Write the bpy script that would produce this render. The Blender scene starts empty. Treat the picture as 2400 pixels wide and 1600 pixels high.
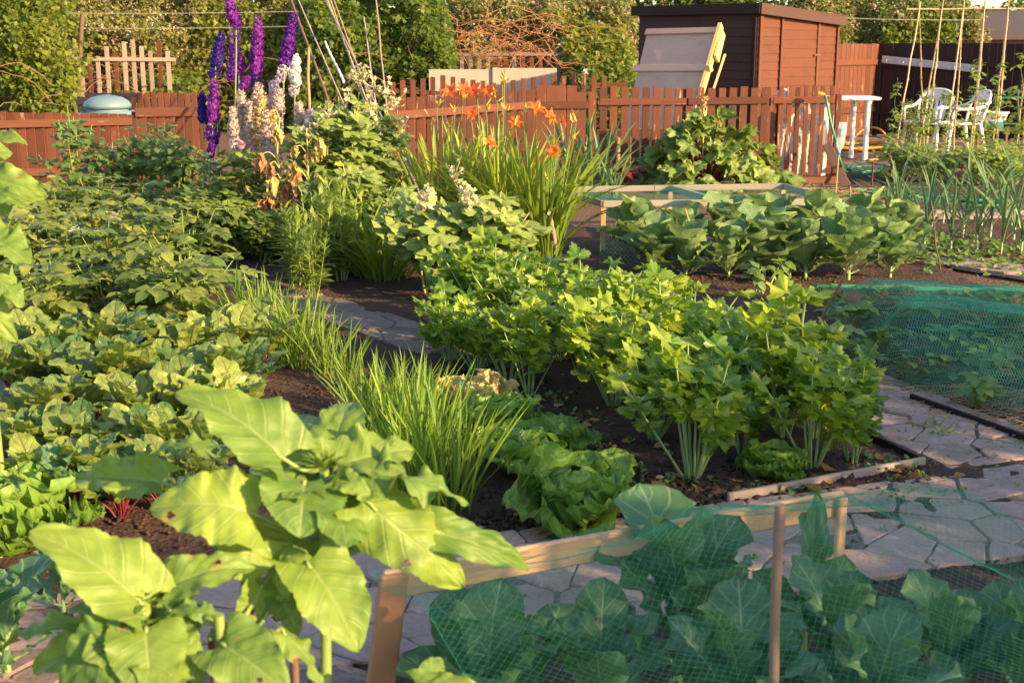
import bpy, bmesh, math, random
import numpy as np
from mathutils import Matrix, Vector

random.seed(7)
rng = np.random.default_rng(11)
U = lambda a, b: float(rng.uniform(a, b))
sc = bpy.context.scene
COL = sc.collection
R = math.radians

# ------------------------------------------------------------------ camera and picks
H = 1.7
PITCH = R(13.1)
FPX = 3000.0
CP, SP = math.cos(PITCH), math.sin(PITCH)


def ray(px, py):
    u, v = (px - 1200) / FPX, (800 - py) / FPX
    return np.array([u, CP + v * SP, -SP + v * CP])


def G(px, py, z=0.0):
    d = ray(px, py)
    t = (z - H) / d[2]
    return np.array([d[0] * t, d[1] * t, z])


def P(px, py, D):
    d = ray(px, py)
    t = D / d[1]
    return np.array([d[0] * t, D, H + d[2] * t])


# ------------------------------------------------------------------ noise
def vnoise(x, y, seed=0):
    xi, yi = np.floor(x).astype(np.int64), np.floor(y).astype(np.int64)
    xf, yf = x - xi, y - yi
    xf, yf = xf * xf * (3 - 2 * xf), yf * yf * (3 - 2 * yf)

    def h(a, b):
        n = (a * 374761393 + b * 668265263 + seed * 1442695041) & 0xFFFFFFFF
        n = ((n ^ (n >> 13)) * 1274126177) & 0xFFFFFFFF
        return ((n ^ (n >> 16)) & 0xFFFF) / 65535.0
    return (h(xi, yi) * (1 - xf) + h(xi + 1, yi) * xf) * (1 - yf) + (h(xi, yi + 1) * (1 - xf) + h(xi + 1, yi + 1) * xf) * yf


def fbm(x, y, o=4, seed=0):
    s, a, t = 0, 1.0, 0
    for k in range(o):
        s = s + a * vnoise(x * 2 ** k, y * 2 ** k, seed + k)
        t += a
        a *= 0.5
    return s / t


# ------------------------------------------------------------------ mesh builder
class MB:
    def __init__(s):
        s.v, s.uv, s.f, s.n = [], [], {}, 0

    def add(s, V, F, UV=None, mat=0):
        V = np.asarray(V, float)
        F = np.asarray(F, np.int64)
        s.v.append(V)
        s.uv.append(np.zeros((len(V), 2)) if UV is None else np.asarray(UV, float))
        s.f.setdefault((F.shape[1], mat), []).append(F + s.n)
        s.n += len(V)

    def inst(s, T, M, pos, mat=0):
        """T=(V,F,UV) template, M (N,3,3), pos (N,3)"""
        V, F, UV = T
        M, pos = np.asarray(M, float), np.asarray(pos, float)
        N = len(pos)
        if N == 0:
            return
        W = np.einsum('nij,vj->nvi', M, V) + pos[:, None, :]
        FF = (F[None] + (np.arange(N) * len(V))[:, None, None]).reshape(-1, F.shape[1])
        s.add(W.reshape(-1, 3), FF, np.tile(UV, (N, 1)), mat)

    def build(s, name, mats, parent=None, smooth=True, loc=None):
        me = bpy.data.meshes.new(name)
        V = np.concatenate(s.v)
        UV = np.concatenate(s.uv)
        vi, st, tot, mi, c = [], [], [], [], 0
        for (k, m), L in s.f.items():
            F = np.concatenate(L)
            vi.append(F.reshape(-1))
            st.append(c + np.arange(len(F)) * k)
            tot.append(np.full(len(F), k))
            mi.append(np.full(len(F), m))
            c += F.size
        vi, st, tot, mi = map(np.concatenate, (vi, st, tot, mi))
        me.vertices.add(len(V))
        me.vertices.foreach_set('co', V.astype(np.float32).reshape(-1))
        me.loops.add(len(vi))
        me.loops.foreach_set('vertex_index', vi.astype(np.int32))
        me.polygons.add(len(st))
        me.polygons.foreach_set('loop_start', st.astype(np.int32))
        me.polygons.foreach_set('loop_total', tot.astype(np.int32))
        me.polygons.foreach_set('material_index', mi.astype(np.int32))
        me.polygons.foreach_set('use_smooth', np.full(len(st), smooth))
        uvl = me.uv_layers.new(name='UVMap')
        uvl.data.foreach_set('uv', UV[vi].astype(np.float32).reshape(-1))
        if not isinstance(mats, (list, tuple)):
            mats = [mats]
        for m in mats:
            me.materials.append(m)
        me.update(calc_edges=True)
        me.validate()
        o = bpy.data.objects.new(name, me)
        COL.objects.link(o)
        if parent is not None:
            set_parent(o, parent)
        return o


KIDS = {}


def set_parent(o, p):
    o.parent = p
    KIDS.setdefault(p.name, []).append(o)
    M = Matrix.LocRotScale(p.location, p.rotation_euler, p.scale)
    o.matrix_parent_inverse = M.inverted()


def tag(o, label=None, cat=None, group=None, kind=None):
    if label:
        o['label'] = label
    if cat:
        o['category'] = cat
    if group:
        o['group'] = group
    if kind:
        o['kind'] = kind
    return o


def thing(name, label, cat, loc=(0, 0, 0), group=None):
    o = bpy.data.objects.new(name, None)
    COL.objects.link(o)
    o.empty_display_size = 0.1
    o.location = tuple(float(q) for q in loc)
    return tag(o, label, cat, group)


def copy_tree(o, parent=None):
    c = o.copy()
    COL.objects.link(c)
    if parent is not None:
        c.parent = parent
    for ch in KIDS.get(o.name, []):
        copy_tree(ch, c)
    return c


def put(o, x, y, z=0.0, rz=0.0, s=1.0, tilt=(0, 0)):
    o.location = (float(x), float(y), float(z))
    o.rotation_euler = (tilt[0], tilt[1], rz)
    o.scale = (s, s, s)
    return o


# ------------------------------------------------------------------ shapes
def rotm(yaw, pitch, roll, s=1.0):
    """arrays -> (N,3,3): local x heads to (yaw,pitch), local z is the upper face"""
    yaw, pitch, roll = np.broadcast_arrays(*(np.atleast_1d(np.asarray(q, float)) for q in (yaw, pitch, roll)))
    cy, sy, cp, sp, cr, sr = np.cos(yaw), np.sin(yaw), np.cos(pitch), np.sin(pitch), np.cos(roll), np.sin(roll)
    X = np.stack([cy * cp, sy * cp, sp], -1)
    Y0 = np.stack([-sy, cy, 0 * cy], -1)
    Z0 = np.cross(X, Y0)
    Y = Y0 * cr[:, None] + Z0 * sr[:, None]
    Z = np.cross(X, Y)
    M = np.stack([X, Y, Z], -1)
    s = np.atleast_1d(np.asarray(s, float))
    return M * s[:, None, None] if s.ndim == 1 else M * s


PROF = {
    'ovate': lambda t: np.sin(np.pi * np.clip(t, 0, 1) ** 0.72) ** 0.85,
    'heart': lambda t: np.clip(np.sin(np.pi * np.clip(t * 0.92 + 0.08, 0, 1) ** 0.60), 0, 1) ** 0.62,
    'oblong': lambda t: np.clip(np.sin(np.pi * np.clip(t * .97 + .015, 0, 1) ** .92), 0, 1) ** .55,
    'obovate': lambda t: np.where(t < 0.3, 0.16 + 0.5 * (t / 0.3) ** 2, 0.66 + 0.34 * np.sin((t - .3) / .7 * np.pi * .5 + 0)) * np.sqrt(np.clip(1 - np.clip((t - .62) / .38, 0, 1) ** 2.4, 0, 1)),
    'lance': lambda t: np.sin(np.pi * np.clip(t, 0, 1) ** 0.8),
    'strap': lambda t: (0.75 + 0.25 * np.sin(np.pi * t)) * np.clip((1 - t) * 5, 0, 1) ** 0.7,
    'spoon': lambda t: np.where(t < .22, .22, .22 + .78 * np.sin(np.clip((t - .22) / .78, 0, 1) * np.pi) ** .6),
}


def blade(prof='ovate', w=0.3, n=8, m=4, arch=0.05, droop=0.0, fold=0.0, ruf=0.0, rf=3.0, serr=0.0, sn=14, pucker=0.0, seed=0, cup=0.0, side=0.0, quilt=0.0, qn=6):
    """unit leaf: spine from origin along +x (length 1), blade half-width w"""
    t = np.linspace(0, 1, n + 1)
    s = np.linspace(-1, 1, m + 1)
    T, S = np.meshgrid(t, s, indexing='ij')
    hw = w * PROF[prof](T)
    hw = hw * (1 + serr * (np.abs((T * sn) % 1 - .5) * 2 - .5) * (np.abs(S) > .99))
    X = T + 0 * S
    Y = S * hw
    if prof == 'heart':
        X = X - 0.16 * (np.abs(S) ** 2) * np.clip(1 - T * 4, 0, 1)
    Z = arch * 4 * T * (1 - T) - droop * T ** 2 + fold * np.abs(Y) - cup * Y ** 2 / max(w, .01)
    ph = seed * 1.7
    Z = Z + ruf * np.abs(S) ** 1.6 * np.sin(rf * 2 * np.pi * T + ph + np.where(S > 0, 1.9, 0)) * (hw / w)
    Z = Z + ruf * .5 * np.abs(S) ** 2 * np.sin(rf * 4.7 * np.pi * T + ph * 2.1 + np.where(S > 0, .7, 2.2)) * (hw / w)
    if quilt:
        Z = Z + quilt * np.cos(2 * np.pi * (T * qn - np.abs(S) * 1.7)) * np.clip(np.abs(S) * 3, 0, 1) * (hw / w) + quilt * .8 * np.clip(1 - np.abs(S) * 5, 0, 1) * -1.0
    if pucker:
        Z = Z + pucker * (fbm(T * 9 + seed * 7, S * 4 + 3, 3, seed) - .5)
    Y = Y + side * np.sin(np.pi * T)
    if droop:
        X = X - 0.5 * droop * droop * T ** 3 * 0.6
    V = np.stack([X, Y, Z], -1).reshape(-1, 3)
    i = np.arange(n)[:, None] * (m + 1) + np.arange(m)[None]
    F = np.stack([i, i + m + 1, i + m + 2, i + 1], -1).reshape(-1, 4)
    UV = np.stack([S * .5 + .5, T], -1).reshape(-1, 2)
    return V, F, UV


def palmate(lobes=5, deep=.35, rings=3, n=40, cup=0.06, ruf=0.04, seed=0, gap=0.5, tooth=0.05, sharp=1.0):
    """leaf joined to its stalk at the origin, unit radius, main lobe to +x"""
    th = np.linspace(-np.pi + gap, np.pi - gap, n + 1)
    k = (2 * np.pi - 2 * gap) / (lobes)
    ph = np.abs(((th / k) % 1) - .5) * 2 if lobes % 2 == 0 else np.abs(((th / k + .5) % 1) - .5) * 2
    r = 1 - deep * ph ** sharp
    r = r * (0.72 + .28 * np.cos(th * .5))
    r = r * (1 + tooth * np.sin(th * 23 + seed))
    V, UV = [], []
    for j in range(rings + 1):
        q = j / rings
        rr = r * q if j else r * 0.001
        X, Y = rr * np.cos(th), rr * np.sin(th)
        Z = cup * q * q + ruf * q * q * np.sin(th * 5 + seed * 2.3) - .10 * ph * q * (1 if deep > .1 else 0)
        V.append(np.stack([X, Y, Z], -1))
        UV.append(np.stack([.5 + ph * .5 * q, np.full_like(th, q)], -1))
    V, UV = np.concatenate(V), np.concatenate(UV)
    i = np.arange(rings)[:, None] * (n + 1) + np.arange(n)[None]
    F = np.stack([i, i + n + 1, i + n + 2, i + 1], -1).reshape(-1, 4)
    return V, F, UV


def tube(mb, pts, r0, r1=None, sides=6, mat=0, cap=True):
    pts = np.asarray(pts, float)
    n = len(pts)
    r = np.linspace(r0, r0 if r1 is None else r1, n) if np.ndim(r0) == 0 else np.asarray(r0, float)
    d = np.gradient(pts, axis=0)
    d /= np.maximum(np.linalg.norm(d, axis=1, keepdims=True), 1e-9)
    ref = np.array([0, 0, 1.0]) if abs(d[0][2]) < .9 else np.array([1.0, 0, 0])
    V = []
    for k in range(n):
        a = np.cross(d[k], ref)
        if np.linalg.norm(a) < 1e-6:
            a = np.cross(d[k], [0, 1, 0.01])
        a /= np.linalg.norm(a)
        b = np.cross(d[k], a)
        ref = np.cross(a, d[k])
        an = np.arange(sides) / sides * 2 * np.pi
        V.append(pts[k] + r[k] * (np.cos(an)[:, None] * a + np.sin(an)[:, None] * b))
    V = np.concatenate(V)
    i = np.arange(n - 1)[:, None] * sides + np.arange(sides)[None]
    j = np.arange(n - 1)[:, None] * sides + (np.arange(sides)[None] + 1) % sides
    F = np.stack([i, j, j + sides, i + sides], -1).reshape(-1, 4)
    L = np.concatenate([[0], np.cumsum(np.linalg.norm(np.diff(pts, axis=0), axis=1))])
    UV = np.stack([np.tile(np.arange(sides) / sides, n), np.repeat(L, sides)], -1)
    mb.add(V, F, UV, mat)
    if cap and sides >= 3:
        for k0 in (0, (n - 1) * sides):
            c = V[k0:k0 + sides].mean(0)
            VV = np.concatenate([V[k0:k0 + sides], c[None]])
            q = np.arange(sides)
            mb.add(VV, np.stack([q, (q + 1) % sides, np.full(sides, sides)], -1), None, mat)


def curve(p0, p1, sag=0.0, n=6, wob=0.0, up=(0, 0, 1)):
    p0, p1 = np.asarray(p0, float), np.asarray(p1, float)
    t = np.linspace(0, 1, n + 1)[:, None]
    q = p0 + (p1 - p0) * t + np.asarray(up, float) * sag * 4 * t * (1 - t)
    if wob:
        q[1:-1] += rng.normal(0, wob, (n - 1, 3))
    return q


def spline(pts, n=8):
    """Catmull-Rom through pts"""
    p = np.asarray(pts, float)
    p = np.concatenate([[2 * p[0] - p[1]], p, [2 * p[-1] - p[-2]]])
    out = []
    for k in range(1, len(p) - 2):
        for t in np.arange(n) / n:
            a, b, c, d = p[k - 1], p[k], p[k + 1], p[k + 2]
            out.append(.5 * (2 * b + (c - a) * t + (2 * a - 5 * b + 4 * c - d) * t * t + (-a + 3 * b - 3 * c + d) * t ** 3))
    out.append(p[-2])
    return np.array(out)


def box(mb, lo, hi, mat=0, M=None):
    x0, y0, z0 = lo
    x1, y1, z1 = hi
    V = np.array([[x0, y0, z0], [x1, y0, z0], [x1, y1, z0], [x0, y1, z0], [x0, y0, z1], [x1, y0, z1], [x1, y1, z1], [x0, y1, z1]], float)
    if M is not None:
        V = V @ np.asarray(M)[:3, :3].T + np.asarray(M)[:3, 3]
    mb.add(V, [[0, 3, 2, 1], [4, 5, 6, 7], [0, 1, 5, 4], [1, 2, 6, 5], [2, 3, 7, 6], [3, 0, 4, 7]], None, mat)


def frame_from(p0, p1, up):
    x = np.asarray(p1, float) - np.asarray(p0, float)
    L = np.linalg.norm(x)
    x = x / L
    up = np.asarray(up, float)
    z = up - x * up.dot(x)
    z /= np.linalg.norm(z)
    y = np.cross(z, x)
    return np.stack([x, y, z], 1), L


def plank(name, p0, p1, w, t, mat, parent, face=(0, -1, 0), bev=.004, taper=0.0):
    """plank from p0 to p1; width w across, thickness t along 'face' (broad face looks to 'face'); local X is the grain"""
    M, L = frame_from(p0, p1, face)
    bm = bmesh.new()
    bmesh.ops.create_cube(bm, size=1)
    for v in bm.verts:
        v.co = Vector((v.co.x * L, v.co.y * w, v.co.z * t))
        if taper and v.co.x > 0:
            v.co.y *= 1 - taper
        v.co.x += random.uniform(-.004, .004)
    bmesh.ops.bevel(bm, geom=list(bm.edges), offset=min(bev, t * .3), segments=1, affect='EDGES')
    me = bpy.data.meshes.new(name)
    bm.to_mesh(me)
    bm.free()
    me.materials.append(mat)
    o = bpy.data.objects.new(name, me)
    COL.objects.link(o)
    c = (np.asarray(p0, float) + np.asarray(p1, float)) / 2
    mw = Matrix.Identity(4)
    for i in range(3):
        for j in range(3):
            mw[i][j] = M[i][j]
        mw[i][3] = c[i]
    o.matrix_basis = mw
    if parent is not None:
        set_parent(o, parent)
    return o


def lathe(mb, prof, seg=24, mat=0, c=(0, 0, 0), axis=None):
    prof = np.asarray(prof, float)
    an = np.arange(seg) / seg * 2 * np.pi
    V = np.stack([prof[:, 0, None] * np.cos(an), prof[:, 0, None] * np.sin(an), np.repeat(prof[:, 1, None], seg, 1)], -1).reshape(-1, 3)
    if axis is not None:
        V = V @ np.asarray(axis).T
    V = V + np.asarray(c)
    n = len(prof)
    i = np.arange(n - 1)[:, None] * seg + np.arange(seg)[None]
    j = np.arange(n - 1)[:, None] * seg + (np.arange(seg)[None] + 1) % seg
    mb.add(V, np.stack([i, j, j + seg, i + seg], -1).reshape(-1, 4), None, mat)


# ------------------------------------------------------------------ materials
MATS = {}


def newmat(name):
    m = bpy.data.materials.new(name)
    m.use_nodes = True
    nt = m.node_tree
    nt.nodes.clear()
    out = nt.nodes.new('ShaderNodeOutputMaterial')
    return m, nt, out


class N:
    """tiny node helper"""
    def __init__(s, nt):
        s.nt = nt

    def n(s, t, **kw):
        x = s.nt.nodes.new(t)
        for k, v in kw.items():
            if k.startswith('i_'):
                x.inputs[k[2:].replace('_', ' ')].default_value = v
            else:
                setattr(x, k, v)
        return x

    def l(s, a, b):
        s.nt.links.new(a, b)

    def math(s, op, a, b=None, c=None, clamp=False):
        x = s.n('ShaderNodeMath', operation=op, use_clamp=clamp)
        for i, q in enumerate((a, b, c)):
            if q is None:
                continue
            if isinstance(q, (int, float)):
                x.inputs[i].default_value = q
            else:
                s.l(q, x.inputs[i])
        return x.outputs[0]

    def mix(s, f, a, b):
        x = s.n('ShaderNodeMix', data_type='RGBA')
        for i, q in ((0, f), (6, a), (7, b)):
            if isinstance(q, (int, float)):
                x.inputs[i].default_value = q
            elif isinstance(q, tuple):
                x.inputs[i].default_value = (*q, 1) if len(q) == 3 else q
            else:
                s.l(q, x.inputs[i])
        return x.outputs[2]

    def ramp(s, f, stops):
        x = s.n('ShaderNodeValToRGB')
        e = x.color_ramp.elements
        while len(e) < len(stops):
            e.new(.5)
        for k, (p, c) in enumerate(stops):
            e[k].position = p
            e[k].color = (*c, 1) if len(c) == 3 else c
        s.l(f, x.inputs[0])
        return x.outputs[0]

    def noise(s, vec, scale, detail=4, rough=.6):
        x = s.n('ShaderNodeTexNoise')
        x.inputs['Scale'].default_value = scale
        x.inputs['Detail'].default_value = detail
        x.inputs['Roughness'].default_value = rough
        if vec is not None:
            s.l(vec, x.inputs['Vector'])
        return x.outputs['Fac']

    def mapping(s, vec, scale=(1, 1, 1), loc=None):
        x = s.n('ShaderNodeMapping')
        x.inputs['Scale'].default_value = scale
        s.l(vec, x.inputs['Vector'])
        if loc is not None:
            s.l(loc, x.inputs['Location'])
        return x.outputs[0]


def leafmat(name, col, col2, vein=None, veins=7, vw=.05, vs=.5, trans=.38, tcol=None, rough=.5, old=None, olda=0.0, spec=.35, palm=False, bump=.25, holes=0.0):
    col, col2 = (col[0] * 1.2, col[1] * 1.12, col[2]), (col2[0] * 1.42, col2[1] * 1.25, col2[2] * .95)
    m, nt, out = newmat(name)
    k = N(nt)
    uv = k.n('ShaderNodeUVMap').outputs[0]
    sep = k.n('ShaderNodeSeparateXYZ')
    k.l(uv, sep.inputs[0])
    geo = k.n('ShaderNodeNewGeometry')
    isl = geo.outputs['Random Per Island']
    info = k.n('ShaderNodeObjectInfo')
    pos = k.n('ShaderNodeTexCoord').outputs['Object']
    nz = k.noise(pos, 14, 3)
    f = k.math('ADD', k.math('MULTIPLY', isl, .85), k.math('MULTIPLY', nz, .45))
    f = k.math('ADD', f, k.math('MULTIPLY', k.math('SUBTRACT', info.outputs['Random'], .5), .7))
    f = k.math('SUBTRACT', f, .12, clamp=True)
    c = k.mix(f, col, col2)
    big = k.noise(pos, 4.5, 4, .6)
    c = k.mix(k.math('MULTIPLY', k.math('SUBTRACT', big, .44, clamp=True), 2.4, clamp=True), c, (col[0] * .62, col[1] * .74, col[2] * .8))
    a = k.math('MULTIPLY', k.math('ABSOLUTE', k.math('SUBTRACT', sep.outputs[0], .5)), 2.0)
    vm = None
    if vein is not None:
        mid = k.math('SUBTRACT', 1.0, k.math('DIVIDE', a, vw * 1.6, clamp=False), clamp=True)
        if palm:
            vm = mid
        else:
            fr = k.math('FRACT', k.math('SUBTRACT', k.math('MULTIPLY', sep.outputs[1], float(veins)), k.math('MULTIPLY', a, 1.7)))
            tri = k.math('ABSOLUTE', k.math('SUBTRACT', fr, .5))
            lat = k.math('MULTIPLY', k.math('SUBTRACT', 1.0, k.math('DIVIDE', k.math('SUBTRACT', .5, tri), .09), clamp=True), .65)
            vm = k.math('MAXIMUM', mid, lat)
        c = k.mix(k.math('MULTIPLY', vm, vs), c, vein)
    if old is not None:
        nz2 = k.noise(pos, 7, 4, .7)
        of = k.math('MULTIPLY', k.math('SUBTRACT', k.math('ADD', k.math('MULTIPLY', isl, .6), nz2), 1.28 - olda, clamp=True), 3.0, clamp=True)
        c = k.mix(of, c, old)
    p = k.n('ShaderNodeBsdfPrincipled')
    k.l(c, p.inputs['Base Color'])
    p.inputs['Roughness'].default_value = rough
    p.inputs['Specular IOR Level'].default_value = spec
    fine = k.noise(pos, 60, 2)
    hgt = k.math('MULTIPLY', fine, .35)
    if vm is not None:
        hgt = k.math('SUBTRACT', hgt, k.math('MULTIPLY', vm, 1.0))
    b = k.n('ShaderNodeBump')
    b.inputs['Strength'].default_value = bump
    b.inputs['Distance'].default_value = .01
    k.l(hgt, b.inputs['Height'])
    k.l(b.outputs[0], p.inputs['Normal'])
    tr = k.n('ShaderNodeBsdfTranslucent')
    tc = k.mix(.75, c, tcol if tcol else tuple(min(1, q * 1.9) for q in col2))
    k.l(tc, tr.inputs['Color'])
    mx = k.n('ShaderNodeMixShader')
    mx.inputs[0].default_value = trans
    k.l(p.outputs[0], mx.inputs[1])
    k.l(tr.outputs[0], mx.inputs[2])
    res = mx.outputs[0]
    if holes:
        # nibbled holes with a brown rim
        vo = k.n('ShaderNodeTexVoronoi')
        vo.inputs['Scale'].default_value = holes
        k.l(k.mapping(pos, (1, 1, 1)), vo.inputs['Vector'])
        cs = k.n('ShaderNodeSeparateXYZ')
        k.l(vo.outputs['Color'], cs.inputs[0])
        wob = k.math('ADD', vo.outputs['Distance'], k.math('MULTIPLY', k.math('SUBTRACT', k.noise(pos, 90, 3), .5), .6))
        sel = k.math('GREATER_THAN', cs.outputs[0], .90)
        size = k.math('MULTIPLY', cs.outputs[1], .20)
        hole = k.math('MULTIPLY', sel, k.math('LESS_THAN', wob, size))
        rim = k.math('MULTIPLY', sel, k.math('LESS_THAN', wob, k.math('ADD', size, .07)))
        k.l(k.mix(k.math('MULTIPLY', rim, .7), c, (.30, .17, .06)), p.inputs['Base Color'])
        tp_ = k.n('ShaderNodeBsdfTransparent')
        m2 = k.n('ShaderNodeMixShader')
        k.l(hole, m2.inputs[0])
        k.l(res, m2.inputs[1])
        k.l(tp_.outputs[0], m2.inputs[2])
        res = m2.outputs[0]
    k.l(res, out.inputs[0])
    MATS[name] = m
    return m


def plain(name, col, col2=None, rough=.6, scale=8, bump=0.0, metal=0.0, spec=.4, trans=0.0, island=.5):
    m, nt, out = newmat(name)
    k = N(nt)
    pos = k.n('ShaderNodeTexCoord').outputs['Object']
    nz = k.noise(pos, scale, 5)
    geo = k.n('ShaderNodeNewGeometry')
    f = k.math('ADD', k.math('MULTIPLY', geo.outputs['Random Per Island'], island), k.math('SUBTRACT', k.math('MULTIPLY', nz, 1.6), .3 + island * .5), clamp=True)
    c = k.mix(f, col, col2 if col2 else tuple(q * .75 for q in col))
    p = k.n('ShaderNodeBsdfPrincipled')
    k.l(c, p.inputs['Base Color'])
    p.inputs['Roughness'].default_value = rough
    p.inputs['Metallic'].default_value = metal
    p.inputs['Specular IOR Level'].default_value = spec
    if bump:
        b = k.n('ShaderNodeBump')
        b.inputs['Strength'].default_value = bump
        b.inputs['Distance'].default_value = .02
        k.l(k.noise(pos, scale * 4, 6, .7), b.inputs['Height'])
        k.l(b.outputs[0], p.inputs['Normal'])
    if trans:
        tr = k.n('ShaderNodeBsdfTranslucent')
        k.l(c, tr.inputs['Color'])
        mx = k.n('ShaderNodeMixShader')
        mx.inputs[0].default_value = trans
        k.l(p.outputs[0], mx.inputs[1])
        k.l(tr.outputs[0], mx.inputs[2])
        k.l(mx.outputs[0], out.inputs[0])
    else:
        k.l(p.outputs[0], out.inputs[0])
    MATS[name] = m
    return m


def wood(name, col, col2, worn=None, worna=.0, rough=.75, spec=.25, knots=True):
    """grain along local X of each plank"""
    m, nt, out = newmat(name)
    k = N(nt)
    pos = k.n('ShaderNodeTexCoord').outputs['Object']
    info = k.n('ShaderNodeObjectInfo')
    off = k.n('ShaderNodeCombineXYZ')
    for i in range(3):
        k.l(k.math('MULTIPLY', info.outputs['Random'], 37.0 + i * 11), off.inputs[i])
    v = k.mapping(pos, (1.2, 26, 26), off.outputs[0])
    grain = k.noise(v, 2.2, 6, .65)
    v2 = k.mapping(pos, (.9, 5, 5), off.outputs[0])
    blot = k.noise(v2, 1.8, 4, .6)
    f = k.math('ADD', k.math('MULTIPLY', grain, .9), k.math('MULTIPLY', k.math('SUBTRACT', info.outputs['Random'], .5), 1.1))
    c = k.mix(k.math('SUBTRACT', f, .05, clamp=True), col, col2)
    c = k.mix(k.math('MULTIPLY', k.math('SUBTRACT', blot, .45, clamp=True), 1.4, clamp=True), c, tuple(q * .62 for q in col))
    if worn is not None:
        v3 = k.mapping(pos, (4, 34, 34), off.outputs[0])
        w = k.noise(v3, 1.5, 5, .75)
        v4 = k.mapping(pos, (2.2, 7, 7), off.outputs[0])
        w2 = k.noise(v4, 1.5, 2)
        ww = k.math('MULTIPLY', k.math('SUBTRACT', k.math('ADD', k.math('MULTIPLY', w, .6), k.math('MULTIPLY', w2, .6)), .78 - worna, clamp=True), 9.0, clamp=True)
        c = k.mix(ww, c, worn)
    if knots:
        vo = k.n('ShaderNodeTexVoronoi')
        vo.inputs['Scale'].default_value = 1.0
        k.l(k.mapping(pos, (3.0, 9, 9), off.outputs[0]), vo.inputs['Vector'])
        kn = k.math('SUBTRACT', 1.0, k.math('DIVIDE', vo.outputs['Distance'], .13), clamp=True)
        c = k.mix(k.math('MULTIPLY', kn, .8), c, tuple(q * .3 for q in col))
    p = k.n('ShaderNodeBsdfPrincipled')
    k.l(c, p.inputs['Base Color'])
    p.inputs['Roughness'].default_value = rough
    p.inputs['Specular IOR Level'].default_value = spec
    b = k.n('ShaderNodeBump')
    b.inputs['Strength'].default_value = .4
    b.inputs['Distance'].default_value = .006
    k.l(grain, b.inputs['Height'])
    k.l(b.outputs[0], p.inputs['Normal'])
    k.l(p.outputs[0], out.inputs[0])
    MATS[name] = m
    return m
# ================================================================== light, sky, camera
SUN_AZ, SUN_EL = R(55), R(19)      # to the right of straight behind the camera
sdir = Vector((math.sin(SUN_AZ) * math.cos(SUN_EL), -math.cos(SUN_AZ) * math.cos(SUN_EL), math.sin(SUN_EL)))
w = bpy.data.worlds.new('World')
sc.world = w
w.use_nodes = True
wn = w.node_tree
wn.nodes.clear()
sky = wn.nodes.new('ShaderNodeTexSky')
sky.sky_type = 'NISHITA'
sky.sun_disc = False
sky.sun_elevation = SUN_EL
sky.sun_rotation = R(180 - 55)
bg = wn.nodes.new('ShaderNodeBackground')
bg.inputs[1].default_value = .135
wo = wn.nodes.new('ShaderNodeOutputWorld')
wn.links.new(sky.outputs[0], bg.inputs[0])
wn.links.new(bg.outputs[0], wo.inputs[0])
sl = bpy.data.lights.new('sun', 'SUN')
sl.energy = 5.0
sl.angle = R(.6)
sl.color = (1.0, .68, .33)
so = bpy.data.objects.new('sun', sl)
COL.objects.link(so)
so.rotation_euler = sdir.to_track_quat('Z', 'Y').to_euler()

cam = bpy.data.cameras.new('camera')
cam.sensor_width = 36
cam.lens = 45
cam.clip_end = 600
cam.clip_start = .05
cam.dof.use_dof = True
cam.dof.focus_distance = 7.5
cam.dof.aperture_fstop = 7
co = bpy.data.objects.new('camera', cam)
COL.objects.link(co)
co.location = (0, 0, H)
co.rotation_euler = (R(90) - PITCH, 0, 0)
sc.camera = co
sc.view_settings.view_transform = 'Standard'
sc.view_settings.look = 'None'
sc.view_settings.exposure = 1.42
sc.view_settings.gamma = 1
sc.cycles.max_bounces = 6
sc.cycles.transparent_max_bounces = 8

# ================================================================== materials
m_brown = wood('brown_stain', (.140, .049, .027), (.080, .029, .018), (.36, .23, .16), .055)
m_peel = wood('brown_stain_peeling', (.150, .048, .025), (.08, .028, .017), (.52, .39, .29), .09)
m_shed = wood('shed_stain', (.135, .049, .028), (.092, .035, .021), (.30, .17, .11), -.08)
m_dark = wood('dark_timber', (.035, .016, .013), (.022, .011, .010), (.16, .12, .11), -.05)  # very dark brown board colour
m_felt = plain('roof_felt', (.07, .045, .04), (.045, .032, .03), .9, 20, .3)
m_pale = wood('pale_weathered', (.33, .25, .20), (.19, .14, .11), (.30, .22, .17), -.05)
m_ply = wood('pinkish_ply', (.58, .35, .26), (.46, .28, .21), (.24, .15, .12), -.02, knots=False)
m_fresh = wood('fresh_pine', (.66, .42, .24), (.52, .30, .16), None, 0, .6)
m_yellow = wood('yellow_timber', (.70, .50, .20), (.58, .36, .13), None, 0, .6)
m_grey = wood('grey_batten', (.42, .33, .27), (.32, .25, .21), (.24, .19, .16), -.03)
m_cane = wood('bamboo', (.50, .36, .20), (.34, .22, .12), (.24, .15, .09), .0, .55, .4, knots=False)
m_greycane = wood('old_bamboo', (.40, .32, .28), (.28, .21, .18), None, 0, .6, knots=False)
m_stick = wood('brown_stick', (.20, .11, .075), (.12, .07, .05), None, 0, .8)
m_conc = plain('concrete', (.42, .35, .29), (.34, .28, .23), .9, 5, .25, island=.15)
m_plast = plain('white_plastic', (.78, .76, .74), (.70, .68, .66), .35, 3, island=.1)
m_film = plain('white_film', (.74, .72, .68), (.55, .5, .45), .6, 12, island=.1, trans=.2)
m_bin = plain('bluegrey_plastic', (.16, .24, .27), (.13, .20, .23), .45, 4, island=.1)
m_crate = plain('dark_crate', (.03, .018, .025), (.02, .014, .018), .7, 6)
m_red = plain('dark_red_paint', (.13, .014, .016), (.09, .011, .013), .6, 4)
m_roof = plain('grey_roofing', (.075, .06, .062), (.055, .045, .046), .9, 6, .3)
m_hgreen = plain('green_hose', (.012, .23, .10), (.015, .17, .08), .35, 5, spec=.5, island=.1)
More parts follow.
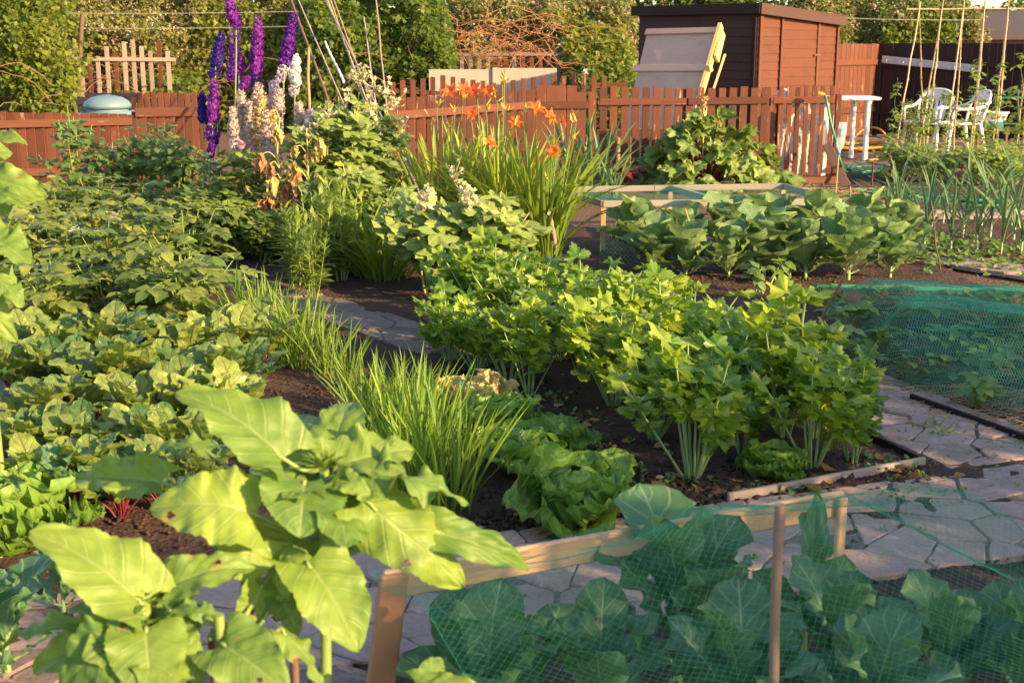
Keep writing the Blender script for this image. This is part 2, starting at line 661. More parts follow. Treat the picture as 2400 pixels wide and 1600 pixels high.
m_hyell = plain('yellow_hose', (.50, .28, .03), (.40, .20, .02), .4, 5, spec=.5, island=.1)
m_orange = plain('orange_plastic', (.75, .22, .02), (.65, .17, .02), .4, 5)
m_blue = plain('blue_plastic', (.03, .28, .48), (.03, .22, .40), .4, 5)
m_frame = plain('green_frame', (.02, .11, .075), (.02, .08, .06), .4, 5)
m_wire = plain('wire', (.45, .42, .36), None, .5, 5)
m_net = plain('green_net', (.045, .46, .28), (.035, .38, .22), .5, 5, trans=.25, island=.1)
m_net2 = plain('pale_green_net', (.10, .56, .38), (.07, .46, .30), .5, 5, trans=.25, island=.1)
m_rust = plain('rust', (.18, .07, .04), None, .9, 10)


def soilmat(name, c1, c2, dist=.03):
    m, nt, out = newmat(name)
    k = N(nt)
    pos = k.n('ShaderNodeTexCoord').outputs['Object']
    a = k.noise(pos, 3.0, 6, .65)
    b = k.noise(pos, 34, 6, .72)
    vo = k.n('ShaderNodeTexVoronoi')
    vo.inputs['Scale'].default_value = 42
    k.l(pos, vo.inputs['Vector'])
    f = k.math('ADD', k.math('MULTIPLY', a, .8), k.math('MULTIPLY', k.math('SUBTRACT', b, .5), 1.1), clamp=True)
    c = k.mix(f, c1, c2)
    sp = k.math('MULTIPLY', k.math('SUBTRACT', .16, vo.outputs['Distance'], clamp=True), 5.0, clamp=True)
    c = k.mix(k.math('MULTIPLY', sp, k.math('MULTIPLY', b, .7)), c, (.24, .17, .12))
    p = k.n('ShaderNodeBsdfPrincipled')
    k.l(c, p.inputs['Base Color'])
    p.inputs['Roughness'].default_value = .95
    p.inputs['Specular IOR Level'].default_value = .15
    bm_ = k.n('ShaderNodeBump')
    bm_.inputs['Strength'].default_value = .9
    bm_.inputs['Distance'].default_value = dist
    k.l(k.math('ADD', b, k.math('MULTIPLY', vo.outputs['Distance'], .6)), bm_.inputs['Height'])
    k.l(bm_.outputs[0], p.inputs['Normal'])
    k.l(p.outputs[0], out.inputs[0])
    return m


m_soil = soilmat('soil', (.060, .037, .030), (.145, .088, .066))
m_soil2 = soilmat('dry_soil', (.13, .075, .055), (.22, .14, .10))


def stonemat(name, c1, c2, c3):
    m, nt, out = newmat(name)
    k = N(nt)
    geo = k.n('ShaderNodeNewGeometry')
    pos = k.n('ShaderNodeTexCoord').outputs['Object']
    a = k.noise(pos, 5, 6, .65)
    b = k.noise(pos, 50, 6, .7)
    c = k.mix(geo.outputs['Random Per Island'], c1, c2)
    c = k.mix(k.math('MULTIPLY', k.math('SUBTRACT', a, .42, clamp=True), 2.6, clamp=True), c, c3)
    c = k.mix(k.math('MULTIPLY', k.math('SUBTRACT', b, .50, clamp=True), 3.0, clamp=True), c, tuple(q * .5 for q in c3))
    d = k.noise(pos, 2.1, 6, .7)
    c = k.mix(k.math('MULTIPLY', k.math('SUBTRACT', d, .5, clamp=True), 3.2, clamp=True), c, (c3[0] * .48, c3[1] * .5, c3[2] * .46))
    e = k.noise(pos, 17, 5, .7)
    c = k.mix(k.math('MULTIPLY', k.math('SUBTRACT', e, .56, clamp=True), 4.0, clamp=True), c, tuple(min(1, q * 1.35) for q in c1))
    p = k.n('ShaderNodeBsdfPrincipled')
    k.l(c, p.inputs['Base Color'])
    p.inputs['Roughness'].default_value = .85
    p.inputs['Specular IOR Level'].default_value = .25
    bm_ = k.n('ShaderNodeBump')
    bm_.inputs['Strength'].default_value = .55
    bm_.inputs['Distance'].default_value = .012
    k.l(k.math('ADD', b, k.math('MULTIPLY', a, 1.5)), bm_.inputs['Height'])
    k.l(bm_.outputs[0], p.inputs['Normal'])
    k.l(p.outputs[0], out.inputs[0])
    return m


m_stone = stonemat('crazy_paving', (.43, .30, .26), (.33, .23, .20), (.35, .255, .215))
m_stone2 = stonemat('old_bricks', (.20, .145, .125), (.27, .20, .175), (.15, .115, .10))
m_mortar = soilmat('mortar', (.15, .115, .10), (.24, .185, .16), .01)

# ================================================================== ground
mb = MB()
mb.add([[-150, -40, -.012], [150, -40, -.012], [150, 200, -.012], [-150, 200, -.012]], [[0, 1, 2, 3]])
tag(mb.build('ground', m_soil2), kind='structure')
tag(bpy.data.objects['ground'], 'bare brown earth between and beyond the beds')


def soil_sheet(name, x0, x1, y0, y1, step, amp, mat=m_soil, seed=3, rows=0):
    nx, ny = int((x1 - x0) / step), int((y1 - y0) / step)
    X, Y = np.meshgrid(np.linspace(x0, x1, nx + 1), np.linspace(y0, y1, ny + 1), indexing='ij')
    Z = amp * (fbm(X * 2.2, Y * 2.2, 3, seed) - .45) * 1.2 + amp * .9 * (fbm(X * 13, Y * 13, 4, seed + 9) - .5)
    e = np.minimum(np.minimum(X - x0, x1 - X), np.minimum(Y - y0, y1 - Y))
    Z = np.clip(Z + .016, -.004, 1) * np.clip(e / .06, 0, 1) - .01 * (e < .01)
    i = np.arange(nx)[:, None] * (ny + 1) + np.arange(ny)[None]
    F = np.stack([i, i + ny + 1, i + ny + 2, i + 1], -1).reshape(-1, 4)
    mb = MB()
    mb.add(np.stack([X, Y, Z], -1).reshape(-1, 3), F)
    o = mb.build(name, mat)
    return tag(o, kind='structure')


# the beds follow two ground directions: A along the plank cage, B along the path that runs away to the left
A0, A1 = G(1650, 1195), G(2230, 1117)
dA = (A1 - A0) / np.linalg.norm(A1 - A0)
dB = np.array([-dA[1], dA[0], 0])
ANG = math.atan2(dA[1], dA[0])
soil_sheet('soil', -3.0, 3.4, 3.0, 12.0, .05, .035)
soil_sheet('soil', 3.45, 6.8, 10.0, 12.6, .06, .04, m_soil, 8)
soil_sheet('soil', 3.3, 8.5, 12.9, 17.5, .10, .05, m_soil, 9)


def clip(poly, n, c):
    out = []
    for i in range(len(poly)):
        a, b = poly[i], poly[(i + 1) % len(poly)]
        da, db = a.dot(n) - c, b.dot(n) - c
        if da <= 0:
            out.append(a)
        if (da < 0 < db) or (db < 0 < da):
            out.append(a + (b - a) * (da / (da - db)))
    return out


def paving(name, corners, size, mat, joint=.008, thick=.03, z=.034, seed=1, brick=None, jit=.95, base=True, label=None):
    """flags cut by a random diagram inside a convex outline"""
    r = np.random.default_rng(seed)
    C = np.array([[c[0], c[1]] for c in corners])
    lo, hi = C.min(0), C.max(0)
    cen = C.mean(0)
    hal = []
    for i in range(len(C)):
        a, b = C[i], C[(i + 1) % len(C)]
        n = np.array([b[1] - a[1], a[0] - b[0]])
        n /= np.linalg.norm(n)
        c = a.dot(n)
        if cen.dot(n) > c:
            n, c = -n, -c
        hal.append((n, c))
    ca, sa = dA[0], dA[1]
    Rm = np.array([[ca, -sa], [sa, ca]])
    sx, sy = brick if brick else (size * 1.18, size * .86)
    ext = np.linalg.norm(hi - lo)
    k = int(ext / min(sx, sy)) + 2
    S = []
    for i in range(-k, k + 1):
        for j in range(-k, k + 1):
            q = np.array([(i + (.5 if j % 2 else 0)) * sx, j * sy]) + r.uniform(-.5, .5, 2) * np.array([sx, sy]) * (jit if not brick else .12)
            q = Rm @ q + cen
            if all(q.dot(n) < c + size for n, c in hal):
                S.append(q)
    S = np.array(S)
    mb = MB()
    for i, q in enumerate(S):
        D = np.linalg.norm(S - q, axis=1)
        poly = [np.array([lo[0] - 1, lo[1] - 1.]), np.array([hi[0] + 1, lo[1] - 1.]), np.array([hi[0] + 1, hi[1] + 1.]), np.array([lo[0] - 1, hi[1] + 1.])]
        for j in np.argsort(D)[1:16]:
            n = (S[j] - q) / D[j]
            poly = clip(poly, n, ((S[j] + q) / 2).dot(n) - joint * r.uniform(.25, .8))
            if len(poly) < 3:
                break
        for n, c in hal:
            if len(poly) >= 3:
                poly = clip(poly, n, c)
        if len(poly) < 3:
            continue
        poly = np.array(poly)
        ar = .5 * abs(np.dot(poly[:, 0], np.roll(poly[:, 1], 1)) - np.dot(poly[:, 1], np.roll(poly[:, 0], 1)))
        if ar < .0012:
            continue
        # break straight edges a little and round the corners
        pts = []
        for a in range(len(poly)):
            p0, p1 = poly[a], poly[(a + 1) % len(poly)]
            L = np.linalg.norm(p1 - p0)
            if L < .012:
                pts.append(p0)
                continue
            nn = np.array([p1[1] - p0[1], p0[0] - p1[0]]) / L
            m = max(2, int(L / .05))
            for t in np.linspace(.06, .94, m):
                pts.append(p0 + (p1 - p0) * t + nn * r.normal(0, .0028))
        pts = np.array(pts)
        c2 = pts.mean(0)
        zt = z + r.uniform(-.009, .004)
        tl = r.normal(0, .016, 2)
        zz = lambda p: zt + (p - c2) @ tl
        n = len(pts)
        inn = c2 + (pts - c2) * (1 - .010 / max(.05, np.sqrt(ar)))
        V = np.concatenate([np.c_[pts, np.full(n, z - thick)], np.c_[pts, zz(pts) - .007], np.c_[inn, zz(inn)], np.c_[c2[None], [zt]]])
        a = np.arange(n)
        b = (a + 1) % n
        F4 = np.concatenate([np.stack([a, b, b + n, a + n], -1), np.stack([a + n, b + n, b + 2 * n, a + 2 * n], -1)])
        sgn = np.sum((pts[:, 0] * np.roll(pts[:, 1], -1) - np.roll(pts[:, 0], -1) * pts[:, 1]))
        F3 = np.stack([a + 2 * n, b + 2 * n, np.full(n, 3 * n)], -1)
        if sgn < 0:
            F4, F3 = F4[:, ::-1], F3[:, ::-1]
        base_n = mb.n
        mb.add(V, F4)
        mb.f.setdefault((3, 0), []).append(F3 + base_n)
    if base:
        nC = len(C)
        V = np.concatenate([np.c_[C, np.full(nC, z - .009)]])
        mb.add(V, [list(range(nC))], None, 1)
    o = mb.build(name, [mat, m_mortar], smooth=False)
    return tag(o, label, kind='structure')


# near paving under the cage, its junction at the right, and the path running back between the beds
e0 = A0 - dA * 3.4
paving('path', [e0 + dA * .9 - dB * .03, A1 + dA * 3.5 - dB * .03, A1 + dA * 3.5 - dB * .80, e0 + dA * .9 - dB * .80], .235, m_stone, seed=4, label='crazy paving path under and beside the netted cage')
Cn = G(2165, 1100)
Cj = A0 + dA * np.dot(Cn - A0, dA) + dB * .012
wB = .72
paving('path', [Cj + dA * .05, Cj + dA * wB, Cj + dA * wB + dB * 3.3, Cj + dB * 3.3 + dA * .05], .225, m_stone, seed=9, label='crazy paving path between the celery bed and the strawberry bed')
paving('path', [G(2150, 596), G(2480, 640), G(2480, 672), G(2140, 615)], .32, m_stone, seed=11, label='pale paving path beside the leek bed')
paving('path', [G(1960, 497), G(2460, 500), G(2460, 517), G(1960, 512)], .34, m_stone, seed=12, label='pale paving strip behind the leeks')
# old brick and stone path through the middle
pm0, pm1 = G(1040, 815), G(470, 640)
paving('path', [G(1090, 800), G(1000, 845), G(440, 650), G(500, 622)], .26, m_stone2, seed=13, label='old stone path between the potatoes and the flower bed')
paving('path', [G(-60, 880), G(70, 880), G(50, 985), G(-60, 985)], .24, m_stone2, seed=14, label='old stone path at the end of the beetroot bed')
paving('path', [G(-100, 1560), G(560, 1530), G(880, 1600), G(880, 1900), G(-100, 1900)], .15, m_stone2, seed=15, brick=(.21, .105), label='old brick path under the sunflowers')

# board edgings of the beds
def edging(p0, p1, h, t, mat, label, lift=.0):
    mbp = thing('bed_edging', label, 'edging board', ((p0 + p1) / 2))
    plank('board', p0 + [0, 0, h / 2 + lift], p1 + [0, 0, h / 2 + lift], h, t, mat, mbp, face=np.cross(p1 - p0, [0, 0, 1]))
    plank('peg', (p0 * .3 + p1 * .7) + dB * .02 + [0, 0, -.05], (p0 * .3 + p1 * .7) + dB * .02 + [0, 0, h * .8], .03, .02, mat, mbp, face=np.cross(p1 - p0, [0, 0, 1]))
    return mbp


edging(A0 + dA * .1, Cn, .055, .022, m_grey, 'thin grey timber edging along the front of the celery bed')
edging(Cn + dB * .02, Cn + dB * 2.2, .05, .02, m_dark, 'dark timber edging along the path side of the celery bed')
edging(G(2134, 950), G(2440, 1062), .06, .022, m_dark, 'dark timber edging in front of the netted strawberry bed')
edging(G(490, 735), G(560, 780), .05, .03, m_grey, 'short weathered edging at the corner of the potato bed')

# patio behind the picket fence
mb = MB()
pc = [G(1880, 415), G(2230, 405), G(2900, 330), G(1880, 330)]
paving('patio', [G(1870, 402), G(2330, 402), G(2700, 333), G(1880, 326)], .6, plain('brown_deck', (.17, .10, .08), (.12, .075, .06), .8, 3, .2), z=.04, seed=21, brick=(1.2, .16), label='brown boarded patio under the white table and chairs')

# clods of earth on the open soil
def clods(name, spots, n, r0, r1, mat, lab):
    mb = MB()
    ico = bmesh.new()
    bmesh.ops.create_icosphere(ico, subdivisions=1, radius=1)
    V = np.array([v.co[:] for v in ico.verts])
    F = np.array([[v.index for v in f.verts] for f in ico.faces])
    ico.free()
    for k in range(4):
        Vk = V * (1 + .35 * rng.normal(0, .5, (len(V), 1))) * [1, .85, .6]
        m = n // 4
        sp = [spots[i] for i in rng.integers(0, len(spots), m)]
        pos = np.array([[s[0] + rng.normal(0, s[2]), s[1] + rng.normal(0, s[3]), .02] for s in sp])
        sc_ = rng.uniform(r0, r1, m) ** 1.0 * rng.choice([.5, .7, 1.0], m, p=[.5, .35, .15])
        mb.inst((Vk, F, np.zeros((len(V), 2))), rotm(rng.uniform(0, 6.28, m), rng.normal(0, .4, m), rng.normal(0, .4, m), sc_), pos)
    return tag(mb.build(name, mat, smooth=True), lab, kind='stuff')


sp = []
for px, py in [(1330, 990), (1400, 1050), (1470, 1110), (1560, 1150), (1640, 1165), (1760, 1165), (1900, 1150), (2050, 1120), (2120, 1100), (1980, 1145), (1840, 1160), (1700, 1130), (1500, 1190), (1150, 1230), (1200, 1270), (1180, 1180), (1280, 960), (1220, 920), (1130, 880), (1420, 1130), (1480, 1060), (1560, 1180), (1720, 1150)]:
    g = G(px, py)
    sp.append((g[0], g[1], .13, .10))
clods('soil_clods', sp, 3600, .007, .030, m_soil, 'crumbs of dark earth on the bed in front')
sp = []
for px, py in [(240, 1180), (330, 1240), (420, 1200), (620, 960), (680, 1000), (760, 940), (1780, 640), (1700, 650), (1850, 655), (2250, 600), (2350, 610), (2000, 470), (2100, 460), (420, 760), (300, 1150), (100, 1120), (2330, 1370), (2150, 1380)]:
    g = G(px, py)
    sp.append((g[0], g[1], .3, .2))
clods('soil_clods', sp, 2400, .007, .022, m_soil, 'crumbs of dark earth on the beds behind')

# ================================================================== fences and buildings
def picket_fence(label, pxs, D, ytop, zbot, rails, wm, posts=(), mat=m_brown, name='picket_fence', tall=0.0, tpost=.07, back=False, jit=2.0):
    d0 = D(pxs[len(pxs) // 2])
    root = thing(name, label, 'fence', (*P(pxs[len(pxs) // 2], 300, d0)[:2], 0))
    for px in pxs:
        d = D(px)
        top = P(px, ytop(px) + U(-jit, jit), d)
        if U(0, 1) < .03:
            top[2] -= .04
        bot = top.copy()
        bot[2] = zbot
        bot[0] += U(-.012, .012)
        bot[1] += U(-.005, .005)
        plank('picket', bot, top, wm * U(.92, 1.05), .016, mat if U(0, 1) < .75 else m_peel, root, face=(0, -1, 0))
    for (a, ya, b, yb, hw) in rails:
        off = .022 if back else -.022
        p0, p1 = P(a, ya, D(a)) + [0, off, 0], P(b, yb, D(b)) + [0, off, 0]
        plank('rail', p0, p1, hw, .03, mat, root, face=(0, -1, 0))
    for (px, yt) in posts:
        d = D(px)
        top = P(px, yt, d) + [0, .05, 0]
        plank('post', [top[0], top[1], -.1], top, tpost, tpost, mat, root, face=(0, -1, 0))
    return root


DA = lambda px: 16.3
picket_fence('brown picket fence standing behind the rhubarb', [1414 + 25.4 * i for i in range(16)], DA, lambda p: 205, .03,
             [(1404, 239, 1608, 238, .085), (1612, 238, 1800, 235, .085), (1404, 392, 1800, 392, .08)], .094, [(1609, 210), (1803, 205)])
fr = picket_fence('brown picket gate with narrow pale-edged pickets beside the green hose', [1832 + 19.6 * i for i in range(6)] + [1952], DA, lambda p: 203, .06,
                  [(1812, 235, 1956, 234, .085), (1790, 421, 1957, 421, .09)], .062, [(1968, 222)], mat=m_peel)
DB = lambda px: 13.4 + (px - 910) / 340 * 2.3
picket_fence('worn brown picket fence behind the orange daylilies', [914 + 23.5 * i for i in range(15)], DB, lambda p: 231 - (p - 914) / 330 * 20, .03,
             [(905, 272, 1250, 246, .085), (905, 400, 1250, 385, .085)], .088, [(1252, 238)])
DG = lambda px: 15.9
picket_fence('tall brown boarded gate between the two picket fences', [1268, 1292, 1315, 1340, 1362], DG, lambda p: 200 if p < 1350 else 216, .03,
             [(1262, 247, 1378, 246, .09)], .12, [(1255, 240), (1386, 215)], name='board_gate')
DC = lambda px: 19.5
def ctop(px):
    return min(176 + abs(px - 1035) * .16, 170 + abs(px - 1346) * .13, 206)
picket_fence('low scalloped brown picket fence in front of the concrete panels', [920 + 23.6 * i for i in range(22)], DC, ctop, .3,
             [(905, 213, 1160, 225, .06), (1230, 220, 1470, 196, .06)], .078, [], back=True)
# left: boarded panel, pickets
DF = lambda px: 14.2 + (px - 0) / 460 * .6
root = thing('board_fence', 'low brown boarded fence with two rails at the left behind the raspberry canes', 'fence', (*P(150, 350, 14.4)[:2], 0))
for i in range(44):
    px = -482 + 22 * i
    if px > 455:
        break
    d = DF(px)
    t = P(px, 264 + px * .008 + U(-1, 1) - (0 if px < 300 else -4), d)
    plank('board', [t[0], t[1], .03], t, .100, .014, m_brown if U(0, 1) < .8 else m_peel, root)
for a, b, y0, y1, hw in ((-482, 310, 302, 284, .085), (-482, 470, 411, 398, .085), (318, 470, 264, 262, .10)):
    plank('rail', P(a, y0, DF(a)) + [0, -.024, 0], P(b, y1, DF(b)) + [0, -.024, 0], hw, .03, m_brown, root)
for px in (-460, -230, 2, 314):
    t = P(px, 262, DF(px)) + [0, .05, 0]
    plank('post', [t[0], t[1], -.05], t, .07, .07, m_brown, root)
DL = lambda px: 16.4
picket_fence('short brown pickets standing behind the dark rail near the delphiniums', [296 + 15.8 * i for i in range(12)], DL, lambda p: 217, .2,
             [(285, 236, 480, 236, .06)], .075, [(287, 212)], back=True)
# pale paling fence along the boundary
DP = lambda px: 24.6 if px < 500 else 26.5
for nm, a, b, lab in (('paling_fence', 85, 420, 'pale weathered paling fence overgrown by the hedge at the left'), ('paling_fence', 640, 700, 'two pale palings showing behind the white delphinium'), ('paling_fence', 1000, 1400, 'pale weathered paling fence above the concrete panels')):
    root = picket_fence(lab, [a + 20.5 * i for i in range(int((b - a) / 20.5))], DP, lambda p: (U(92, 132) if p < 500 else 129), .1, [(a - 4, 138 if a < 900 else 128, b - 8, 140 if a < 900 else 127, .07)], .085, [], mat=m_pale, name='paling_fence', jit=3)
# concrete panels
root = thing('concrete_wall', 'low pale concrete panel wall half in shade behind the pickets', 'wall', (*P(1150, 200, 24)[:2], 0))
for a, b, y in ((1006, 1160, 163), (1162, 1305, 160)):
    p0, p1 = P(a, y, 24), P(b, y, 24)
    M, L = frame_from([p0[0], 24, .6], [p1[0], 24, .6], (0, -1, 0))
    bm_ = MB()
    box(bm_, (p0[0], 23.95, 0), (p1[0], 24.03, p0[2]))
    bm_.build('panel', m_conc, root, smooth=False)
box_mb = MB()
xq = P(1161, 160, 23.97)
box(box_mb, (xq[0] - .05, 23.9, 0), (xq[0] + .05, 23.945, xq[2] + .01))
box_mb.build('pillar', m_conc, root, smooth=False)


# ---- shed
def wall_boards(name, p0, p1, z0, zt0, zt1, mat, parent, out, bh=.125, lap=.012):
    """overlapped horizontal boards between ground points p0,p1; top edge slopes zt0->zt1"""
    p0, p1, out = np.asarray(p0, float), np.asarray(p1, float), np.asarray(out, float)
    mb = MB()
    z = z0
    while z < max(zt0, zt1) - .01:
        za, zb = min(z + bh, zt0), min(z + bh, zt1)
        if za <= z + .004 and zb <= z + .004:
            break
        za, zb = max(za, z + .001), max(zb, z + .001)
        b = [p0 + out * lap + [0, 0, z], p1 + out * lap + [0, 0, z], p1 + out * .001 + [0, 0, zb], p0 + out * .001 + [0, 0, za]]
        c = [p0 - out * .02 + [0, 0, z], p1 - out * .02 + [0, 0, z], p1 - out * .02 + [0, 0, zb], p0 - out * .02 + [0, 0, za]]
        mb.add(b + c, [[0, 1, 2, 3], [7, 6, 5, 4], [1, 0, 4, 5], [3, 2, 6, 7], [2, 1, 5, 6], [0, 3, 7, 4]])
        z += bh
    return mb.build(name, mat, parent, smooth=False)


sA = R(45)
dl, dr = np.array([-math.cos(sA), math.sin(sA), 0]), np.array([math.sin(sA), math.cos(sA), 0])
S0 = np.array([3.64, 19.5, 0])
SL, SR = S0 + dl * 2.26, S0 + dr * 2.22
nl, nr = np.array([-math.sin(sA), -math.cos(sA), 0]), np.array([math.cos(sA), -math.sin(sA), 0])


def shedwood(name, col, col2):
    m, nt, out = newmat(name)
    k = N(nt)
    pos = k.n('ShaderNodeTexCoord').outputs['Object']
    geo = k.n('ShaderNodeNewGeometry')
    a = k.noise(k.mapping(pos, (3, 3, 40)), 3, 5, .65)
    b = k.noise(k.mapping(pos, (1.5, 1.5, 3)), 2.0, 4)
    f = k.math('ADD', k.math('MULTIPLY', a, .7), k.math('MULTIPLY', geo.outputs['Random Per Island'], .45), clamp=True)
    c = k.mix(f, col, col2)
    c = k.mix(k.math('MULTIPLY', k.math('SUBTRACT', b, .52, clamp=True), 2.2, clamp=True), c, tuple(q * .7 for q in col2))
    p = k.n('ShaderNodeBsdfPrincipled')
    k.l(c, p.inputs['Base Color'])
    p.inputs['Roughness'].default_value = .7
    p.inputs['Specular IOR Level'].default_value = .2
    bb = k.n('ShaderNodeBump')
    bb.inputs['Strength'].default_value = .3
    bb.inputs['Distance'].default_value = .01
    k.l(a, bb.inputs['Height'])
    k.l(bb.outputs[0], p.inputs['Normal'])
    k.l(p.outputs[0], out.inputs[0])
    return m


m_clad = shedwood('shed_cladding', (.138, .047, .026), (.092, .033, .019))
m_clad2 = shedwood('shed_cladding_shaded', (.075, .032, .026), (.05, .022, .02))  # darker cladding copy, the shade of the unlit walls put into its colour
shed = thing('timber_shed', 'brown timber shed with lapped boards, plain door and sloping felt roof', 'shed', S0)
ZL, ZR = 2.16, 2.02
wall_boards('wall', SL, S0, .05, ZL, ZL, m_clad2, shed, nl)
# door wall: left strip, door, right strip
q = lambda t: S0 + dr * t
zt = lambda t: ZL + (ZR - ZL) * t / 2.22
wall_boards('wall', q(.0), q(.60), .05, zt(0), zt(.6), m_clad, shed, nr)
wall_boards('wall', q(1.62), q(2.22), .05, zt(1.62), zt(2.22), m_clad, shed, nr)
dmb = wall_boards('door', q(.62) + nr * .012, q(1.60) + nr * .012, .08, zt(1.62) - .09, zt(1.62) - .09, m_clad, shed, nr, .14)
wall_boards('wall', q(.60), q(1.62), zt(1.62) - .11, zt(.6), zt(1.62), m_clad, shed, nr)
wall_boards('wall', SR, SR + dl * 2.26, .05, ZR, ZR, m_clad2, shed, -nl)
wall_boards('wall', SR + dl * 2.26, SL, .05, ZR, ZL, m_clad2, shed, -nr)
for t, wv in ((.045, .07), (.60, .05), (1.62, .055), (2.19, .05)):
    plank('corner_trim' if t in (.045, 2.19) else 'door_post', q(t) + nr * .03 + [0, 0, .05], q(t) + nr * .03 + [0, 0, zt(t) - .01], wv, .025, m_shed, shed, face=nr)
plank('corner_trim', S0 + dl * .045 + nl * .03 + [0, 0, .05], S0 + dl * .045 + nl * .03 + [0, 0, ZL], .07, .025, m_dark, shed, face=nl)  # dark tone stands in for shade on the left-hand trim
hb = plank('hasp', q(1.50) + nr * .05 + [0, 0, 1.52], q(1.66) + nr * .05 + [0, 0, 1.52], .03, .012, m_rust, shed, face=nr)
ov = .09
r4 = [S0 - dl * ov - dr * ov, SL + dl * ov - dr * ov, SR + dl * (2.26 + ov) + dr * ov, SR - dl * ov + dr * ov]
zz = [ZL + .115, ZL + .115, ZR + .10, ZR + .10]
mb = MB()
V = [r4[i] + [0, 0, zz[i] - .11] for i in range(4)] + [r4[i] + [0, 0, zz[i]] for i in range(4)]
mb.add(V, [[3, 2, 1, 0], [4, 5, 6, 7], [0, 1, 5, 4], [1, 2, 6, 5], [2, 3, 7, 6], [3, 0, 4, 7]])
mb.build('roof', m_felt, shed, smooth=False)
f0, f1 = r4[0] + [0, 0, zz[0] - .075] + nr * .014, r4[3] + [0, 0, zz[3] - .075] + nr * .014
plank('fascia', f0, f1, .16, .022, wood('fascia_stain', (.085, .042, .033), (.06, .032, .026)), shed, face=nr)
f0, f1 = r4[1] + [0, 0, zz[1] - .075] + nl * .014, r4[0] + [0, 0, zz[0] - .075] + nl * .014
plank('fascia', f0, f1, .15, .022, m_dark, shed, face=nl)  # shade of the left side put into this fascia's colour

# lit back fence and dark side fence
FC = P(2060, 105, 24.5)
FC[2] = 0
bf = thing('board_fence', 'tall brown board fence in full sun beside the shed', 'fence', FC)
dk = np.array([-.707, -.707, 0])
fn = np.array([.707, -.707, 0])
for i in range(19):
    p = FC + dk * (.06 + i * .147) + [0, 0, 0]
    plank('board', p + [0, 0, .03], p + [0, 0, 1.69 + U(-.006, .006)], .139, .018, m_shed if i % 3 else m_peel, bf, face=fn)
for z in (1.36, .5):
    plank('rail', FC + dk * .03 + fn * .03 + [0, 0, z], FC + dk * 2.75 + fn * .03 + [0, 0, z], .10, .035, m_brown, bf, face=fn)
df = thing('board_fence', 'tall dark board fence behind the white chairs', 'fence', FC)
da = R(38)
dd, dn = np.array([math.cos(da), -math.sin(da), 0]), np.array([-math.sin(da), -math.cos(da), 0])
for i in range(36):
    p = FC + dd * (.06 + i * .147)
    plank('board', p + [0, 0, .03], p + [0, 0, 1.70 + U(-.008, .008)], .142, .018, m_dark, df, face=dn)
for z in (1.33, .45):
    plank('rail', FC + dd * .05 + dn * .03 + [0, 0, z], FC + dd * 5.2 + dn * .03 + [0, 0, z], .11, .035, m_dark, df, face=dn)
plank('post', FC + dd * .05 + dn * .06 + [0, 0, 0], FC + dd * .05 + dn * .06 + [0, 0, 1.4], .08, .05, m_dark, df, face=dn)
hk = thing('hook_board', 'white painted board with metal hooks hanging on the dark fence', 'hook rail', FC + dd * .9 + [0, 0, 1.38])
h0, h1 = FC + dd * .1 + dn * .058 + [0, 0, 1.41], FC + dd * 1.95 + dn * .058 + [0, 0, 1.25]
plank('board', h0, h1, .13, .02, plain('old_white_paint', (.55, .53, .55), (.35, .32, .33), .6, 14), hk, face=dn)
for i in range(6):
    c = h0 + (h1 - h0) * (.06 + i * .172) + dn * .012
    mb = MB()
    tube(mb, [c, c + dn * .04, c + dn * .055 + [0, 0, -.03], c + dn * .03 + [0, 0, -.05]], .008, .008, 6)
    mb.build('hook', plain('galvanised', (.5, .5, .5), None, .4, 9, metal=.6) if i == 0 else MATS['galvanised'], hk)

# dark red shed beyond
rs = thing('garden_shed', 'dark red shed with grey pitched roof beyond the dark fence', 'shed', P(2330, 200, 31))
b0, b1 = P(2262, 84, 30), P(2520, 84, 30)
mb = MB()
box(mb, (b0[0], 30.0, 0), (b1[0], 33, b0[2] + .01))
mb.build('wall', m_red, rs, smooth=False)
t0, t1 = P(2318, 25, 31.2), P(2500, 25, 31.2)
mb = MB()
e = b0[2] - .09
V = [[b0[0] - .12, 29.85, e], [b1[0] + .2, 29.85, e], [t1[0], 31.3, t0[2]], [t0[0], 31.3, t0[2]], [b0[0] - .12, 33.1, e], [b1[0] + .2, 33.1, e],
     [b0[0] - .12, 29.85, e + .11], [b1[0] + .2, 29.85, e + .11], [b0[0] - .12, 33.1, e + .11], [b1[0] + .2, 33.1, e + .11]]
mb.add(V, [[6, 7, 2, 3], [0, 1, 7, 6], [9, 8, 3, 2], [5, 4, 8, 9], [0, 4, 5, 1]])
mb.add(V, [[8, 6, 3], [7, 9, 2]])
mb.add(V, [[4, 0, 6, 8], [1, 5, 9, 7]])
mb.build('roof', m_roof, rs, smooth=False)

# ---- leaning plywood lid
lid = thing('leaning_panel', 'pinkish plywood panel with battens leaning against the shed side', 'panel', P(1560, 300, 17.6))
TL, TR, BL, BR = P(1518, 72, 18.95), P(1682, 68, 18.1), P(1452, 345, 18.0), P(1602, 350, 17.15)
pn = np.cross(TR - BL, TL - BR)
pn /= np.linalg.norm(pn)
if pn[1] > 0:
    pn = -pn
mb = MB()
for o_, zoff in ((0, 0),):
    V = [TL, TR, BR, BL]
    V = V + [v - pn * .018 for v in V]
    mb.add(V, [[0, 3, 2, 1], [4, 5, 6, 7], [0, 1, 5, 4], [1, 2, 6, 5], [2, 3, 7, 6], [3, 0, 4, 7]])
mb.build('panel', m_ply, lid, smooth=False)
lp = lambda u, v: (TL * (1 - u) + TR * u) * (1 - v) + (BL * (1 - u) + BR * u) * v
plank('batten', lp(-.01, .02) + pn * .022, lp(1.0, .02) + pn * .022, .09, .03, m_ply, lid, face=pn)
